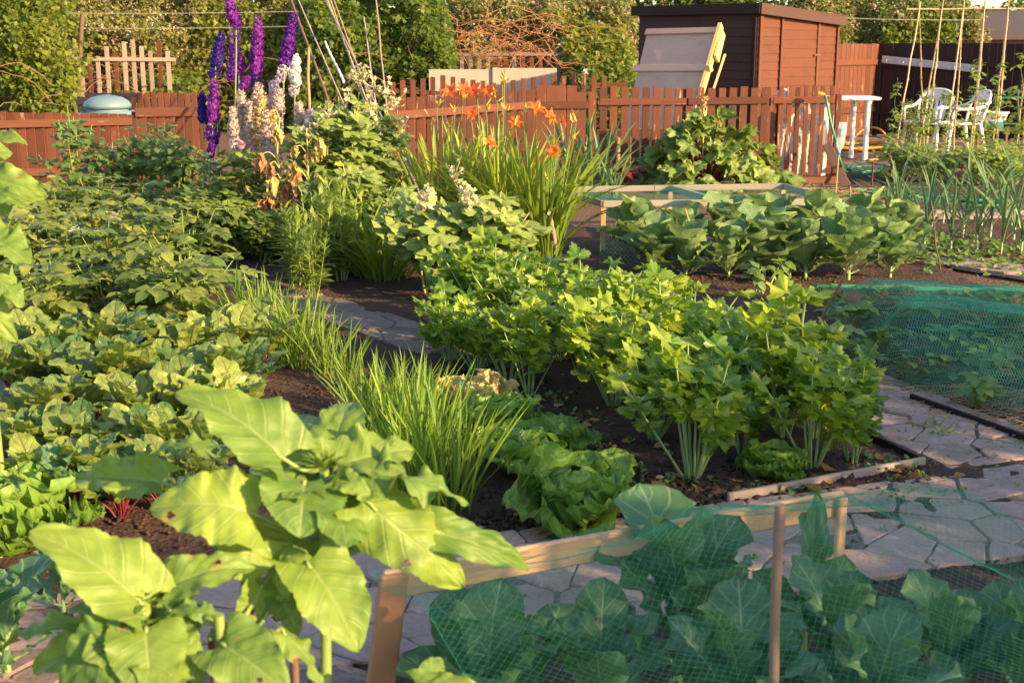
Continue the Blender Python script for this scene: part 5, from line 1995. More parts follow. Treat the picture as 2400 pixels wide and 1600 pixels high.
# the ropes gathered in the folds
mb = MB()
for v_ in (.17, .30, .47, .66, .82):
    uu = np.linspace(0.0, 1, 60)
    tube(mb, bed_net(uu[None], np.full((1, 60), v_) + .03 * np.sin(uu * 5 + v_ * 9)[None])[0] + [0, 0, .004], .0022, .0022, 5)
tag(mb.build('net_fold', m_net), 'bunched folds running along the green bed net', 'net fold', kind='stuff')


def straw(name, spots, n, lab, mat=None, L=(.05, .16)):
    mb = MB()
    p, q = [], []
    for i in range(n):
        s = spots[int(rng.integers(0, len(spots)))]
        c = np.array([s[0] + rng.normal(0, s[2]), s[1] + rng.normal(0, s[3]), U(.012, .045)])
        a = U(0, 6.28)
        l = U(*L) / 2
        d = np.array([math.cos(a) * l, math.sin(a) * l, U(-.012, .012)])
        p.append(c - d)
        q.append(c + d)
    prisms(mb, np.array(p), np.array(q), .0016)
    return tag(mb.build(name, mat or plain('straw', (.42, .30, .16), (.30, .20, .11), .7, 9), smooth=False), lab, kind='stuff')


straw('straw', [(*G(x, y)[:2], .25, .14) for x, y in ((2180, 930), (2260, 960), (2350, 1000), (2420, 1010), (2200, 880), (2300, 900), (2380, 940))], 1500, 'loose straw spread under the strawberry plants')
straw('straw', [(*G(x, y)[:2], .35, .30) for x, y in ((1900, 450), (1950, 462), (1990, 455), (2010, 475), (1890, 470))], 700, 'dry straw and stalks lying at the end of the picket gate', MATS['straw'], (.08, .3))
straw('straw', [(*G(x, y)[:2], .4, .3) for x, y in ((2280, 600), (2360, 610), (2200, 610), (2100, 480))], 300, 'withered bits of leaf lying on the leek bed', MATS['straw'], (.04, .14))

# low weeds in the paving joints
def weed(k):
    r = MB()
    bag = Bag()
    for i in range(26):
        a = U(0, 6.28)
        bag.add((rng.normal(0, .02), rng.normal(0, .02), .03), a, U(.2, 1.3), U(-1, 1), U(.04, .09))
    bag.build(r, T_leek)
    return r.build('weed_tuft', L_chive)


row(weed, 3, [(2215, 1032), (2180, 1012, .8)], lambda i, n: ['small grass tuft in a paving joint, the smaller one', 'small grass tuft in a paving joint, the larger one'][i], 'weed', 'grass tufts in the paving')
row(weed, 3, [(1090, 1440, .7)], lambda i, n: 'small weed growing in the paving below the plank', 'weed', 'grass tufts in the paving')

def ground_weeds(name, spots, n, lab, mat, ls=(.012, .035)):
    bag = Bag()
    for i in range(n):
        q = spots[int(rng.integers(0, len(spots)))]
        g = G(q[0], q[1])
        c = np.array([g[0] + rng.normal(0, q[2]), g[1] + rng.normal(0, q[2]), .03])
        for j in range(int(rng.integers(2, 6))):
            bag.add(c + rng.normal(0, .008, 3), U(0, 6.28), U(0, .9), U(-.4, .4), U(*ls))
    mb = MB()
    bag.build(mb, T_small)
    return tag(mb.build(name, mat), lab, kind='stuff')


ground_weeds('weeds', [(1330, 1000, .10), (1400, 1060, .10), (1460, 1110, .08), (1540, 1160, .08), (1250, 940, .12), (1180, 890, .12), (1110, 850, .12), (100, 1100, .2), (200, 1150, .2), (1830, 1160, .08), (2080, 1110, .08)], 260, 'tiny weed seedlings on the bare dark soil', L_str)
ground_weeds('weeds', [(2250, 610, .4), (2330, 612, .4), (2180, 600, .3), (2120, 560, .3), (2380, 590, .4), (2000, 470, .4)], 500, 'low weeds between the leeks', L_str, (.03, .07))
ground_weeds('weeds', [(2200, 1025, .12), (2280, 1060, .15), (2150, 1150, .12), (2300, 1180, .2), (2050, 1250, .15), (1700, 1330, .2), (1150, 1430, .2), (700, 730, .3), (850, 780, .3)], 300, 'moss and small weeds in the joints of the paving', L_chive, (.008, .02))
gl_ = Bag()
for i in range(60):
    q = [(1340, 1010), (1420, 1090), (1560, 1170), (1800, 1165), (1240, 960), (2060, 1115), (1180, 1240)][i % 7]
    g = G(*q)
    gl_.add([g[0] + rng.normal(0, .13), g[1] + rng.normal(0, .1), .035], U(0, 6.28), U(-.1, .3), U(-.5, .5), U(.03, .08))
mb = MB()
gl_.build(mb, T_ov)
tag(mb.build('leaf_litter', L_dry), 'dry fallen leaf bits on the dark soil', kind='stuff')

# ================================================================== wooden frame over the far cabbages
FD = 10.6
fA, fB = P(1414, 470, FD), P(1968, 457, FD + .15)
bA, bB = P(1300, 446, FD + 1.05), P(1836, 438, FD + 1.35)
fm = thing('crop_cage', 'weathered open timber frame standing over the far cabbages', 'frame', (fA + fB) / 2 * [1, 1, 0])
zf = fA[2]
for p in (fB, bA, bB):
    p[2] = zf
UPV = (0, 0, 1)
for nm, a, b_ in (('top_rail', fA, fB), ('top_rail', bA, bB), ('side_rail', fA, bA), ('side_rail', fB, bB), ('cross_rail', (fA + fB) / 2 + [.0, 0, 0], (bA + bB) / 2)):
    face = (0, -1, 0) if nm == 'top_rail' else (-1, 0, 0)
    plank(nm, a + [0, 0, -.028], b_ + [0, 0, -.028], .055, .03, m_grey, fm, face=face)
for p in (fA, fB, bA, bB, (fA + fB) / 2, (bA + bB) / 2):
    plank('leg', [p[0], p[1] + .012, 0], p + [0, .012, -.003], .042, .03, m_grey if p is not fA else m_fresh, fm)


def frame_net(u, v):
    a = fA[None, None] * (1 - u)[..., None] + fB[None, None] * u[..., None]
    c = bA[None, None] * (1 - u)[..., None] + bB[None, None] * u[..., None]
    # v: 0-0.35 hangs in front and spreads forward over the plants, 0.35-1 lies over the top
    t = np.clip((v - .45) / .55, 0, 1)
    p = a * (1 - t)[..., None] + c * t[..., None]
    p[..., 2] -= .02 + .05 * np.sin(np.pi * t) * np.sin(np.pi * np.clip(u * 2 % 1, 0, 1))
    h = np.clip((.45 - v) / .45, 0, 1)
    p[..., 1] -= .75 * h
    p[..., 0] += .25 * h * (u - .3)
    p[..., 2] = p[..., 2] * (1 - h ** 1.6) + .02 + .06 * np.sin(u * 19) * h * (1 - h)
    return p


tag(netting('crop_net', frame_net, 130, 90, .0006), 'green net hanging over the weathered frame and the far cabbages', 'netting')

# ================================================================== rhubarb
def rhubarb():
    c = G(1655, 440)
    r = thing('rhubarb_plant', 'huge mound of crinkled rhubarb leaves before the picket fence', 'rhubarb', c)
    st = MB()
    bag = Bag()
    n = 84
    for i in range(n):
        a = i * 2.399 + U(-.4, .4)
        q = math.sqrt((i + .5) / n)
        rx, ry = .80 + .16 * math.sin(a * 3 + 1), .62
        hz = .66 + .14 * math.sin(a * 2 + .6) - .10 * math.cos(a)
        z = hz * (1 - q ** 1.5) ** .9 + U(-.10, .10) + .10
        p = c + np.array([rx * q * math.cos(a) + .06, ry * q * math.sin(a), max(z, .06)])
        if i % 3 == 0:
            tube(st, curve(c + [U(-.1, .1), U(-.1, .1), 0], p, .08, 4), .014, .009, 6, cap=False)
        bag.add(p, a + U(-.5, .5), .55 - q * 1.2 + U(-.6, .6), U(-.8, .8), U(.13, .30) * (1 - .2 * (q < .3)))
    # a taller leaf on top
    for dx, dz in ((-.12, .80), (-.05, .86), (-.2, .68), (.05, .72)):
        bag.add(c + [dx, -.1, dz], -1.3 + U(-.5, .5), .4, U(-.3, .3), .18)
    st.build('stalk', m_stemr, r)
    foliage('foliage', bag, T_rhu, L_rhu, r, .35)
    b = MB()
    tube(b, curve(c + [-.05, 0, 0], P(1650, 232, c[1]), 0, 4), .012, .008, 6)
    b.build('flower_stalk', m_stemy, r)
    b = Bag()
    for i in range(90):
        p = P(1649, 226 + U(0, 28), c[1]) + rng.normal(0, .02, 3)
        b.add(p, U(0, 6.28), U(-1, 1), U(-1, 1), .035)
    foliage('seed_head', b, T_small, F_tan, r)
    return r


rhubarb()

# ================================================================== daylilies
T_bud = [blade('lance', .13, 4, 4, .0, .05, -.6, seed=1), blade('lance', .14, 4, 4, .0, .1, -.5, seed=2)]


def lily_flower(p, yaw, pit, s, parent, lab=None):
    b = Bag()
    M = rotm(yaw, pit, 0)[0]
    mb = MB()
    for i in range(6):
        a = i * math.pi / 3
        loc = rotm(a, .75 if i % 2 else .6, 0, s * (1.0 if i % 2 else .92))[0]
        A = np.stack([M[:, 1], M[:, 2], M[:, 0]], 1)
        mb.inst(T_pet[i % 3], [A @ loc], [p])
    tube(mb, [p - M[:, 0] * s * .45, p, p + M[:, 0] * .01], [.006, .012, .004], None, 6, 1)
    return mb.build('flower', [F_org, F_bud], parent)


def daylily(label, base, sx, n, stems):
    c = G(*base)
    r = thing('daylily_clump', label, 'daylily', c, 'daylily clumps')
    bag = Bag()
    for i in range(n):
        a = U(0, 6.28)
        q = math.sqrt(U(0, 1))
        p = c + np.array([sx * q * math.cos(a), .26 * q * math.sin(a), 0])
        out = math.atan2(.26 * math.sin(a), sx * math.cos(a))
        bag.add(p, out + U(-.9, .9), 1.55 - abs(rng.normal(0, .13)) - .08 * q, U(-.4, .4), U(.62, 1.14))
    foliage('foliage', bag, T_strap, L_lily, r)
    st = MB()
    for px, py, kind in stems:
        bud = Bag()
        D = c[1] - .50 + U(-.1, .2)
        t = P(px, py, D)
        b0 = c + np.array([np.clip((t[0] - c[0]) * .5, -sx, sx), U(-.1, .1), .0])
        tube(st, spline([b0, (b0 + t) / 2 + [0, 0, .06], t], 4), .006, .004, 5, cap=False)
        if kind >= 1:
            for i in range(kind):
                lily_flower(t + np.array([(i - (kind - 1) / 2) * .10, U(-.05, .05), .04 + U(-.02, .02)]), U(0, 6.28) if i else -1.2 + U(-.7, .7), U(.25, .9), U(.070, .092), r)
        for i in range(4):
            bud.add(t + rng.normal(0, .012, 3) + [0, 0, .01], U(0, 6.28), U(.5, 1.3), 0, U(.05, .095))
        mb = MB()
        bud.build(mb, T_bud)
        mb.build('bud', F_bud, r)
    st.build('flower_stem', m_stem, r)
    return r


daylily('leftmost clump of orange daylilies beside the pale mallow', (1035, 585), .19, 110, [(1010, 285, 0), (1036, 232, 0), (1065, 265, 0), (1024, 250, 0), (1085, 232, 3), (1058, 298, 0), (940, 428, 0)])
daylily('middle clump of orange daylilies with flowers at different heights', (1165, 595), .21, 140, [(1118, 225, 3), (1105, 285, 1), (1146, 345, 1), (1178, 200, 0), (1120, 330, 0), (1165, 235, 0), (1190, 265, 0), (1182, 190, 0), (1140, 260, 0)])
daylily('rightmost clump of orange daylilies leaning over the wooden frame', (1262, 600), .19, 110, [(1208, 298, 1), (1256, 265, 1), (1300, 292, 2), (1342, 275, 0), (1298, 370, 1), (1230, 270, 0), (1350, 290, 0), (1345, 330, 0), (1280, 425, 0), (1305, 345, 0)])
for sp_, lab, sc_ in (((830, 640), 'arching strap-leaved clump left of the daylilies', .75), ((900, 655), 'second arching strap-leaved clump at the foot of the pale mallow', .8)):
    c = G(*sp_)
    bag = Bag()
    for i in range(110):
        a = U(0, 6.28)
        q = U(0, 1)
        bag.add(c + np.array([.2 * q * math.cos(a), .2 * q * math.sin(a), 0]), a, 1.35 - abs(rng.normal(0, .3)), U(-.4, .4), U(.6, 1.0) * sc_)
    r = thing('strap_leaf_clump', lab, 'perennial', c)
    foliage('foliage', bag, T_strap, L_lily, r)
# blue-green leaves of garlic by the gate
def garlic(k):
    r = thing('garlic_plant', 'x', 'x')
    bag = Bag()
    for i in range(16):
        a = U(0, 6.28)
        bag.add((U(-.05, .05), U(-.05, .05), 0), a, 1.45 - abs(rng.normal(0, .25)), U(-.4, .4), U(.5, .95))
    foliage('foliage', bag, T_leek, L_leek, r)
    return r


row(garlic, 3, [(1340, 455), (1375, 462), (1410, 455), (1440, 465, .7)], 'blue-green garlic plant before the board gate, {}', 'garlic plant', 'garlic plants by the gate', sv=.15)

# ================================================================== delphiniums
T_flo = []
for i in range(3):
    mb = MB()
    for a in range(5):
        mb.inst(blade('ovate', .40, 2, 2, .1, -.1, .1, seed=i), rotm(a * 1.2566 + i * .3, .35, .2), [(0, 0, 0)])
    V = np.concatenate(mb.v)
    F = np.concatenate(mb.f[(4, 0)])
    T_flo.append((V, F, np.concatenate(mb.uv)))


def spike(bag, p0, p1, r0, r1, size, dens):
    p0, p1 = np.asarray(p0), np.asarray(p1)
    L = np.linalg.norm(p1 - p0)
    n = int(L * dens)
    for i in range(n):
        t = (i + U(0, 1)) / n
        a = i * 2.399
        rr = (r0 + (r1 - r0) * t ** 1.5) * U(.7, 1.08) * (1 if t < .93 else .75)
        p = p0 + (p1 - p0) * t + np.array([math.cos(a) * rr, math.sin(a) * rr, U(-.01, .01)])
        # floret faces outwards: its z axis looks away from the stem
        bag.add(p, a + math.pi, -1.05 + U(-.4, .4) + .0, U(-.4, .4), size * U(.75, 1.1) * (1 - .6 * t ** 3))


def delphinium(label, top, bot, mat, D, base, rad=.055, lower=None, leaves=26, size=.037, dens=330):
    b = G(*base)
    r = thing('delphinium', label, 'delphinium', b, 'delphiniums')
    pt, pb = P(*top, D), P(*bot, D)
    mb = MB()
    tube(mb, spline([b, (b * .6 + pb * .4) + [0, 0, .0], pb, pt], 5), .009, .003, 6)
    mb.build('stem', m_stem, r)
    bag = Bag()
    spike(bag, pb, pt, rad, rad * .62, size, dens)
    foliage('flower_spike', bag, T_flo, mat, r)
    if lower is not None:
        bag = Bag()
        lb = P(*lower[0], D)
        spike(bag, lb, pb, rad * .85, rad * .9, size * .8, 230)
        foliage('faded_spike', bag, T_flo, lower[1], r)
    bag = Bag()
    for i in range(leaves):
        t = U(.05, .75)
        z = t * min(1.15, pb[2])
        a = U(0, 6.28)
        w_ = U(.05, .26) * (1.15 - t * .6)
        bag.add([b[0] + (pb[0] - b[0]) * t + w_ * math.cos(a), b[1] + w_ * math.sin(a), z], a + U(-.4, .4), U(-.8, .2), U(-.4, .4), U(.07, .12))
    foliage('foliage', bag, T_palm3, L_del, r)
    return r


FDs = (F_crm, F_tan, F_lil)
DL_ = [('tallest purple delphinium spike, bent at the top edge', (533, -12), (553, 66), F_mag, 11.5, (545, 590), .062, ((540, 190), F_pur)),
       ('straight purple delphinium spike between the tallest and the right violet one', (606, 40), (600, 175), F_mag, 11.5, (600, 600), .062, ((600, 205), F_pur)),
       ('violet delphinium spike leaning right beside the white one', (690, 30), (668, 150), F_pur, 11.6, (650, 590), .066, ((655, 195), F_lil)),
       ('dark blue-violet delphinium spike below and left of the tallest', (520, 78), (505, 155), F_blu, 11.3, (520, 580), .055, ((500, 180), F_blu)),
       ('magenta delphinium spike low in front of the brown fence', (502, 185), (498, 285), F_mag, 11.1, (505, 580), .058, ((490, 330), F_pur)),
       ('deep blue delphinium spike at the left edge of the group', (472, 218), (476, 285), F_blu, 11.2, (480, 575), .045, None),
       ('short purple delphinium spike half hidden behind the bent tallest one', (568, 130), (560, 170), F_mag, 11.9, (565, 590), .045, ((562, 205), F_mag)),
       ('short magenta delphinium spike next to the straight purple one', (582, 180), (570, 208), F_mag, 11.3, (575, 590), .048, None),
       ('white delphinium spike beside the reddish stake', (695, 130), (692, 195), F_whi, 11.2, (680, 600), .055, ((688, 225), F_lil)),
       ('small purple delphinium spike bent low at the left', (512, 310), (490, 368), F_pur, 10.9, (500, 590), .040, None),
       ('cream faded delphinium spike left of the tan one', (564, 212), (568, 292), F_crm, 11.0, (570, 600), .050, ((566, 340), F_lil)),
       ('tan seedy delphinium spike in the middle of the faded ones', (615, 218), (608, 310), F_tan, 10.9, (610, 605), .056, ((606, 350), F_tan)),
       ('cream and lilac faded delphinium spike right of the tan one', (655, 208), (650, 268), F_crm, 11.1, (645, 600), .052, ((650, 310), F_lil)),
       ('pinkish faded delphinium spike between the cream and the tan one', (586, 238), (586, 310), F_crm, 10.9, (590, 605), .046, ((585, 360), F_crm)),
       ('faded delphinium spike under the white one', (700, 240), (704, 300), F_crm, 10.9, (700, 610), .045, ((708, 340), F_lil)),
       ('lilac faded delphinium spike at the right end of the group', (728, 255), (724, 310), F_lil, 10.8, (722, 610), .042, None)]
DL_ += [('creamy faded delphinium spike lowest in the middle', (625, 262), (628, 338), F_crm, 10.7, (628, 612), .050, ((630, 372), F_lil)),
        ('bluish faded delphinium spike behind the cream ones', (640, 190), (642, 255), F_lil, 11.4, (640, 600), .048, ((642, 300), F_lil)),
        ('brown-tinged faded delphinium spike below the straight purple one', (606, 196), (600, 262), F_crm, 11.3, (600, 602), .05, None),
        ('withered cream delphinium spike left of the pink pompoms', (545, 250), (548, 322), F_crm, 10.8, (548, 605), .044, ((548, 352), F_lil))]
for d in DL_:
    d = list(d)
    if d[3] in FDs:
        d[6] *= 1.25
    delphinium(*d, leaves=16)


def leafy_bush(name, label, cat, base, h, wx, wy, n, Ts, mat, ls, stems=10, stemmat=None, group=None, droop=(-.7, .4), extra=None, up=1.6, photo=.6):
    c = G(*base)
    r = thing(name, label, cat, c, group)
    st, bag = MB(), Bag()
    for i in range(stems):
        a = i * 2.399
        q = U(.2, 1.0)
        top = c + np.array([wx * q * math.cos(a), wy * q * math.sin(a), h * (1.02 - .35 * q ** 2) * U(.85, 1.03)])
        pts = spline([c + [U(-.06, .06), U(-.06, .06), 0], c * .4 + top * .6 + [0, 0, .05], top], 5)
        tube(st, pts, .008, .003, 5, cap=False)
        m = n // stems
        for j in range(m):
            t = U(.12, 1.0) ** (1 / up)
            p = pts[min(len(pts) - 1, int(t * (len(pts) - 1)))]
            aa = U(0, 6.28)
            off = U(.02, .12) * (wx / .35)
            p2 = p + np.array([math.cos(aa) * off, math.sin(aa) * off, U(-.03, .03)])
            if j % 2 == 0:
                tube(st, [p, p2], .0025, .0018, 4, cap=False)
            bag.add(p2, aa + U(-.3, .3), U(*droop), U(-.45, .45), U(*ls))
    st.build('stem', stemmat or m_stem, r)
    foliage('foliage', bag, Ts, mat, r, photo)
    if extra:
        extra(r, c)
    return r


for b_, h, wx, lab in (((190, 535), 1.12, .34, 'tall leafy raspberry cane in front of the boarded fence at the left'), ((290, 520), .85, .32, 'lower leafy raspberry bush between the two taller ones'), ((372, 520), 1.0, .40, 'dark leafy raspberry bush below the short pickets'), ((430, 535), .95, .32, 'leafy raspberry bush next to the delphiniums'), ((60, 545), .55, .32, 'low leafy bush at the foot of the boarded fence')):
    leafy_bush('raspberry_bush', lab, 'raspberry bush', b_, h, wx, .3, 300, T_ov, L_ras, (.07, .115), 11, group='raspberry bushes by the boarded fence')
# low delphinium-leaf mass
for b_, h, wx, lab in (((470, 600), .55, .24, 'bushy cut-leaved plant at the left foot of the delphiniums'), ((545, 615), .52, .28, 'bushy cut-leaved plant below the pink pompoms'), ((620, 618), .42, .26, 'bushy cut-leaved plant under the wilted stalks')):
    leafy_bush('perennial_bush', lab, 'perennial', b_, h, wx, .24, 260, T_palm3, L_del, (.07, .12), 12, group='leafy plants below the delphiniums')
# pink pompoms
for (px, py), lab, s in (((566, 340), 'larger pale pink pompom flower', 1.0), ((590, 350), 'smaller pale pink pompom flower', .7), ((505, 388), 'pink pompom flower low at the left', 1.05)):
    c = P(px, py, 10.6)
    r = thing('pompom_flower', lab + ' in front of the delphiniums', 'flower', (c[0], c[1], 0), 'pink pompom flowers')
    b = Bag()
    for i in range(110):
        z = 1 - 2 * (i + .5) / 110
        a = i * 2.399
        n_ = np.array([math.sqrt(1 - z * z) * math.cos(a), math.sqrt(1 - z * z) * math.sin(a), z])
        b.add(c + n_ * .018 * s, a, math.asin(z), 0, .024 * s)
    foliage('bloom', b, T_small, F_pnk, r)
    mb = MB()
    tube(mb, spline([(c[0], c[1] + .1, 0), (c[0] + .02, c[1] + .05, c[2] * .6), c], 4), .005, .003, 5)
    mb.build('stem', m_stem, r)
    b = Bag()
    for i in range(14):
        b.add([c[0] + U(-.12, .12), c[1] + U(-.1, .1), c[2] * U(.2, .9)], U(0, 6.28), U(-.6, .3), U(-.4, .4), U(.06, .1))
    foliage('foliage', b, T_palm3, L_del, r)

# ---- wilted stalks
def wilted(label, base, pts, leaves):
    c = G(*base)
    r = thing('wilted_plant', label, 'dead plant', c, 'wilted plants in the flower bed')
    D = c[1]
    st = MB()
    main = [c] + [P(x, y, D) for x, y in pts]
    tube(st, spline(main, 5), .012, .006, 6)
    ends = MB()
    ms = np.array(spline(main, 8))
    for px, py, s, mt in leaves:
        p = P(px, py, D - .06 + U(-.05, .05))
        q = ms[np.argmin(np.abs(ms[:, 2] - (p[2] - .05)))]
        tube(st, spline([q, (q + p) / 2 + [0, 0, .04], p], 4), .005, .003, 5, cap=False)
        b = Bag()
        for i in range(7):
            b.add(p + rng.normal(0, .008, 3), U(0, 6.28), -1.3 + U(-.2, .2), U(-.8, .8), s * U(.6, .85))
        mb = MB()
        b.build(mb, [blade('lance', .16, 8, 4, .06, .05, .5, .10, 2.5, seed=i, pucker=.2) for i in range(3)])
        mb.build('withered_leaf', mt, r)
    st.build('stem', m_stemy, r)


wilted('tall wilted yellow stalk with hanging leaves under the cream delphinium', (668, 610), [(672, 500), (660, 420), (650, 360), (655, 280)], [(648, 300, .17, L_dryy), (612, 362, .20, L_dry), (632, 385, .16, L_dry), (642, 412, .22, L_dryy), (690, 380, .24, L_dryy), (666, 445, .22, L_dry), (628, 462, .26, L_dry), (608, 470, .18, L_dry), (640, 262, .12, L_dryy)])
wilted('wilted yellow stalk with brown leaves right of the tallest wilted one', (718, 612), [(712, 480), (722, 400), (718, 300)], [(722, 352, .16, L_dryy), (748, 330, .22, L_dryy), (748, 410, .18, L_dryy), (695, 408, .26, L_dry), (752, 475, .18, L_dry), (690, 345, .12, L_dryy)])
wilted('short wilted stem with a bent seed head low among the leaves', (650, 600), [(640, 500), (590, 455), (562, 420)], [(582, 448, .14, L_dryy), (560, 420, .08, L_dryy), (660, 560, .26, L_dry), (690, 500, .2, L_dry)])


# ---- mallows
def seeds(r, c, pts, D):
    for px, py, n, sp_ in pts:
        b = Bag()
        p = P(px, py, D)
        for i in range(n):
            b.add(p + rng.normal(0, sp_, 3), U(0, 6.28), U(-1, 1), U(-1, 1), U(.022, .036))
        mb = MB()
        b.build(mb, T_flo)
        for q in b.a:
            tube(mb, [p - [0, 0, .03], q[:3]], .002, .002, 4, cap=False)
        mb.build('seed_head', F_pale, r)


F_pale = plain('pale_green_calyx', (.50, .50, .26), (.62, .52, .34), .6, 20, trans=.2)


def ex1(r, c):
    seeds(r, c, [(835, 180, 20, .035), (880, 200, 24, .05), (855, 175, 14, .03), (905, 215, 16, .05), (840, 300, 14, .04), (870, 260, 14, .04), (810, 230, 10, .03)], c[1] - .1)


leafy_bush('mallow_plant', 'tall pale green mallow with pale seed heads right of the square stake', 'mallow', (815, 600), 1.38, .42, .3, 175, T_palm5, L_mal, (.08, .15), 11, m_stemy, 'mallow plants', extra=ex1)
leafy_bush('mallow_plant', 'second tall mallow reaching towards the picket fence', 'mallow', (890, 590), 1.26, .38, .3, 120, T_palm5, L_mal, (.07, .13), 10, m_stemy, 'mallow plants', extra=lambda r, c: seeds(r, c, [(920, 240, 14, .05), (905, 300, 12, .04), (935, 300, 10, .05)], c[1] - .1))


def ex2(r, c):
    seeds(r, c, [(1000, 460, 24, .035), (1085, 445, 20, .035), (1065, 405, 12, .03), (970, 570, 12, .03), (990, 480, 14, .03)], c[1] - .2)


leafy_bush('mallow_plant', 'broad lobed-leaved mallow in front of the daylilies', 'mallow', (1010, 690), .72, .40, .3, 120, T_palm5, L_mal, (.11, .19), 12, m_stemy, 'mallow plants', extra=ex2, photo=.9)
leafy_bush('mallow_plant', 'lobed-leaved mallow nearest the wooden frame', 'mallow', (1145, 695), .72, .36, .3, 110, T_palm5, L_mal, (.10, .17), 11, m_stemy, 'mallow plants', extra=lambda r, c: seeds(r, c, [(1100, 470, 14, .03), (1130, 520, 10, .03)], c[1] - .2))
leafy_bush('mallow_plant', 'pale green mallow between the square stake and the tall mallow', 'mallow', (752, 605), 1.12, .30, .26, 150, T_palm5, L_mal, (.07, .13), 10, m_stemy, 'mallow plants', extra=lambda r, c: seeds(r, c, [(745, 290, 10, .05), (770, 260, 10, .05), (735, 330, 8, .05)], c[1] - .1))
leafy_bush('mallow_plant', 'low bushy mallow filling the bed behind the arching strap leaves', 'mallow', (850, 625), .85, .36, .26, 150, T_palm5, L_mal, (.07, .13), 10, m_stemy, 'mallow plants')
leafy_bush('perennial_bush', 'leafy green perennial between the tall mallows and the worn picket fence', 'perennial', (925, 560), .8, .35, .3, 160, T_ov, L_ras, (.06, .1), 10, group='leafy plants below the delphiniums')
# lance-leaved plants
def lance_plant(k):
    r = thing('lance_leaved_plant', 'x', 'x')
    st, bag = MB(), Bag()
    for i in range(9):
        a = i * 2.399
        q = U(.1, .8)
        h = U(.42, .62)
        top = np.array([math.cos(a) * q * .2, math.sin(a) * q * .2, h])
        pts = curve((math.cos(a) * .03, math.sin(a) * .03, 0), top, 0, 8)
        tube(st, pts, .005, .003, 5, cap=False)
        for j in range(30):
            t = U(.2, 1)
            p = pts[0] + (pts[-1] - pts[0]) * t
            bag.add(p, j * 2.399, .3 + .75 * t ** 2 + U(-.2, .2), U(-.3, .3), U(.10, .17) * (1.1 - .45 * t))
    st.build('stem', m_stem, r)
    foliage('foliage', bag, T_lance, L_gold, r)
    return r


row(lance_plant, 3, [(690, 690, 1.1), (745, 672, 1.15), (800, 665, 1.0), (735, 705, .95), (790, 640, 1.1)], 'upright narrow-leaved plant in front of the wilted stalks, {}', 'perennial', 'narrow-leaved plants by the stone path')


# ================================================================== leeks, beans, low shrubs at the right
def leek_plant(k):
    r = thing('leek_plant', 'x', 'x')
    mb = MB()
    tube(mb, [(0, 0, -.02), (0, 0, .08), (.006, 0, .17)], [.011, .009, .008], None, 8)
    mb.build('shank', m_leekw, r)
    bag = Bag()
    for i in range(7):
        a = (0 if i % 2 else math.pi) + U(-.8, .8)
        bag.add((0, 0, .09 + .014 * i), a, 1.48 - abs(rng.normal(0, .22)) - .35 * (i < 2), U(-.2, .2), U(.38, .74))
    foliage('foliage', bag, T_leek, L_leek, r)
    return r


row(leek_plant, 5, [(2165, 590, 1.0), (2228, 592, 1.05), (2290, 596, 1.0), (2345, 600, 1.05), (2392, 602, 1.0)], 'tall leek with white shank, {} in the front row by the paving', 'leek', 'leeks')
row(leek_plant, 5, [(2105, 552, .95), (2180, 560, 1.0), (2255, 562, 1.0), (2320, 565, 1.0), (2375, 566, 1.0)], 'tall leek with white shank, {} in the second row', 'leek', 'leeks')
row(leek_plant, 5, [(2075, 520, .6), (2095, 528, .8), (2130, 525, .7), (2210, 528, .95), (2300, 530, 1.0), (2370, 532, 1.0)], 'leek with spiky leaves, {} in the back row', 'leek', 'leeks')


def bean_plant(k):
    r = thing('bean_plant', 'x', 'x')
    st, bag = MB(), Bag()
    hh = U(1.35, 1.85)
    pts = []
    for t in np.linspace(0, 1, 40):
        a = t * 22 + k
        pts.append((.022 * math.cos(a), .022 * math.sin(a), t * hh))
    tube(st, pts, .004, .002, 4, cap=False)
    for i in range(62):
        t = U(0, 1) ** 1.7
        z = t * hh
        a = U(0, 6.28)
        q = U(.05, .30) * (1 - .7 * t)
        p = np.array([math.cos(a) * q, math.sin(a) * q, z + .04])
        tube(st, [(0.02 * math.cos(a), .02 * math.sin(a), z), p], .002, .0015, 4, cap=False)
        for s in (-1.8, 0, 1.8):
            bag.add(p, a + s, U(-.9, 0), U(-.3, .3), U(.07, .115))
    st.build('vine', m_stem, r)
    foliage('foliage', bag, T_small, L_bean, r, .5)
    if k == 2:
        b = Bag()
        for i in range(14):
            b.add((U(-.15, .15), U(-.15, .15), U(.2, .6)), U(0, 6.28), U(-.5, .8), 0, .03)
        foliage('blossom', b, T_small, F_red, r)
    return r


protos = [bean_plant(k) for k in range(4)]
n_ = 0
for nm, LST in (('near', NEARF), ('far', FARF)):
    for i, f_ in enumerate(LST[:7] if nm == 'near' else LST[:6]):
        r = protos[n_] if n_ < 4 else copy_tree(protos[n_ % 4])
        n_ += 1
        put(r, f_[0], f_[1], 0, U(0, 6.28), U(.85, 1.05) * (.75 if i < 3 else .92))
        tag(r, f'climbing bean plant at the foot of a {nm} cane, {ORD[i]}', 'bean plant', 'climbing bean plants')
for b_, h, wx, lab in (((2110, 425), .50, .42, 'dark low bushy plant beside the coiled hose'), ((2190, 432), .52, .45, 'dark low bushy plant under the first bean canes'), ((2285, 436), .52, .45, 'low bushy plant under the middle bean canes'), ((2370, 438), .55, .45, 'low bushy plant under the right-hand bean canes')):
    leafy_bush('low_bush', lab, 'bush', b_, h, wx, .4, 330, T_small, L_ras if 'dark' in lab else L_bean, (.06, .09), 14, group='low bushes below the bean canes')
leafy_bush('potted_shrub', 'small feathery shrub before the chair legs', 'shrub', (2130, 362), .85, .35, .3, 300, T_small, L_bram, (.04, .06), 12)
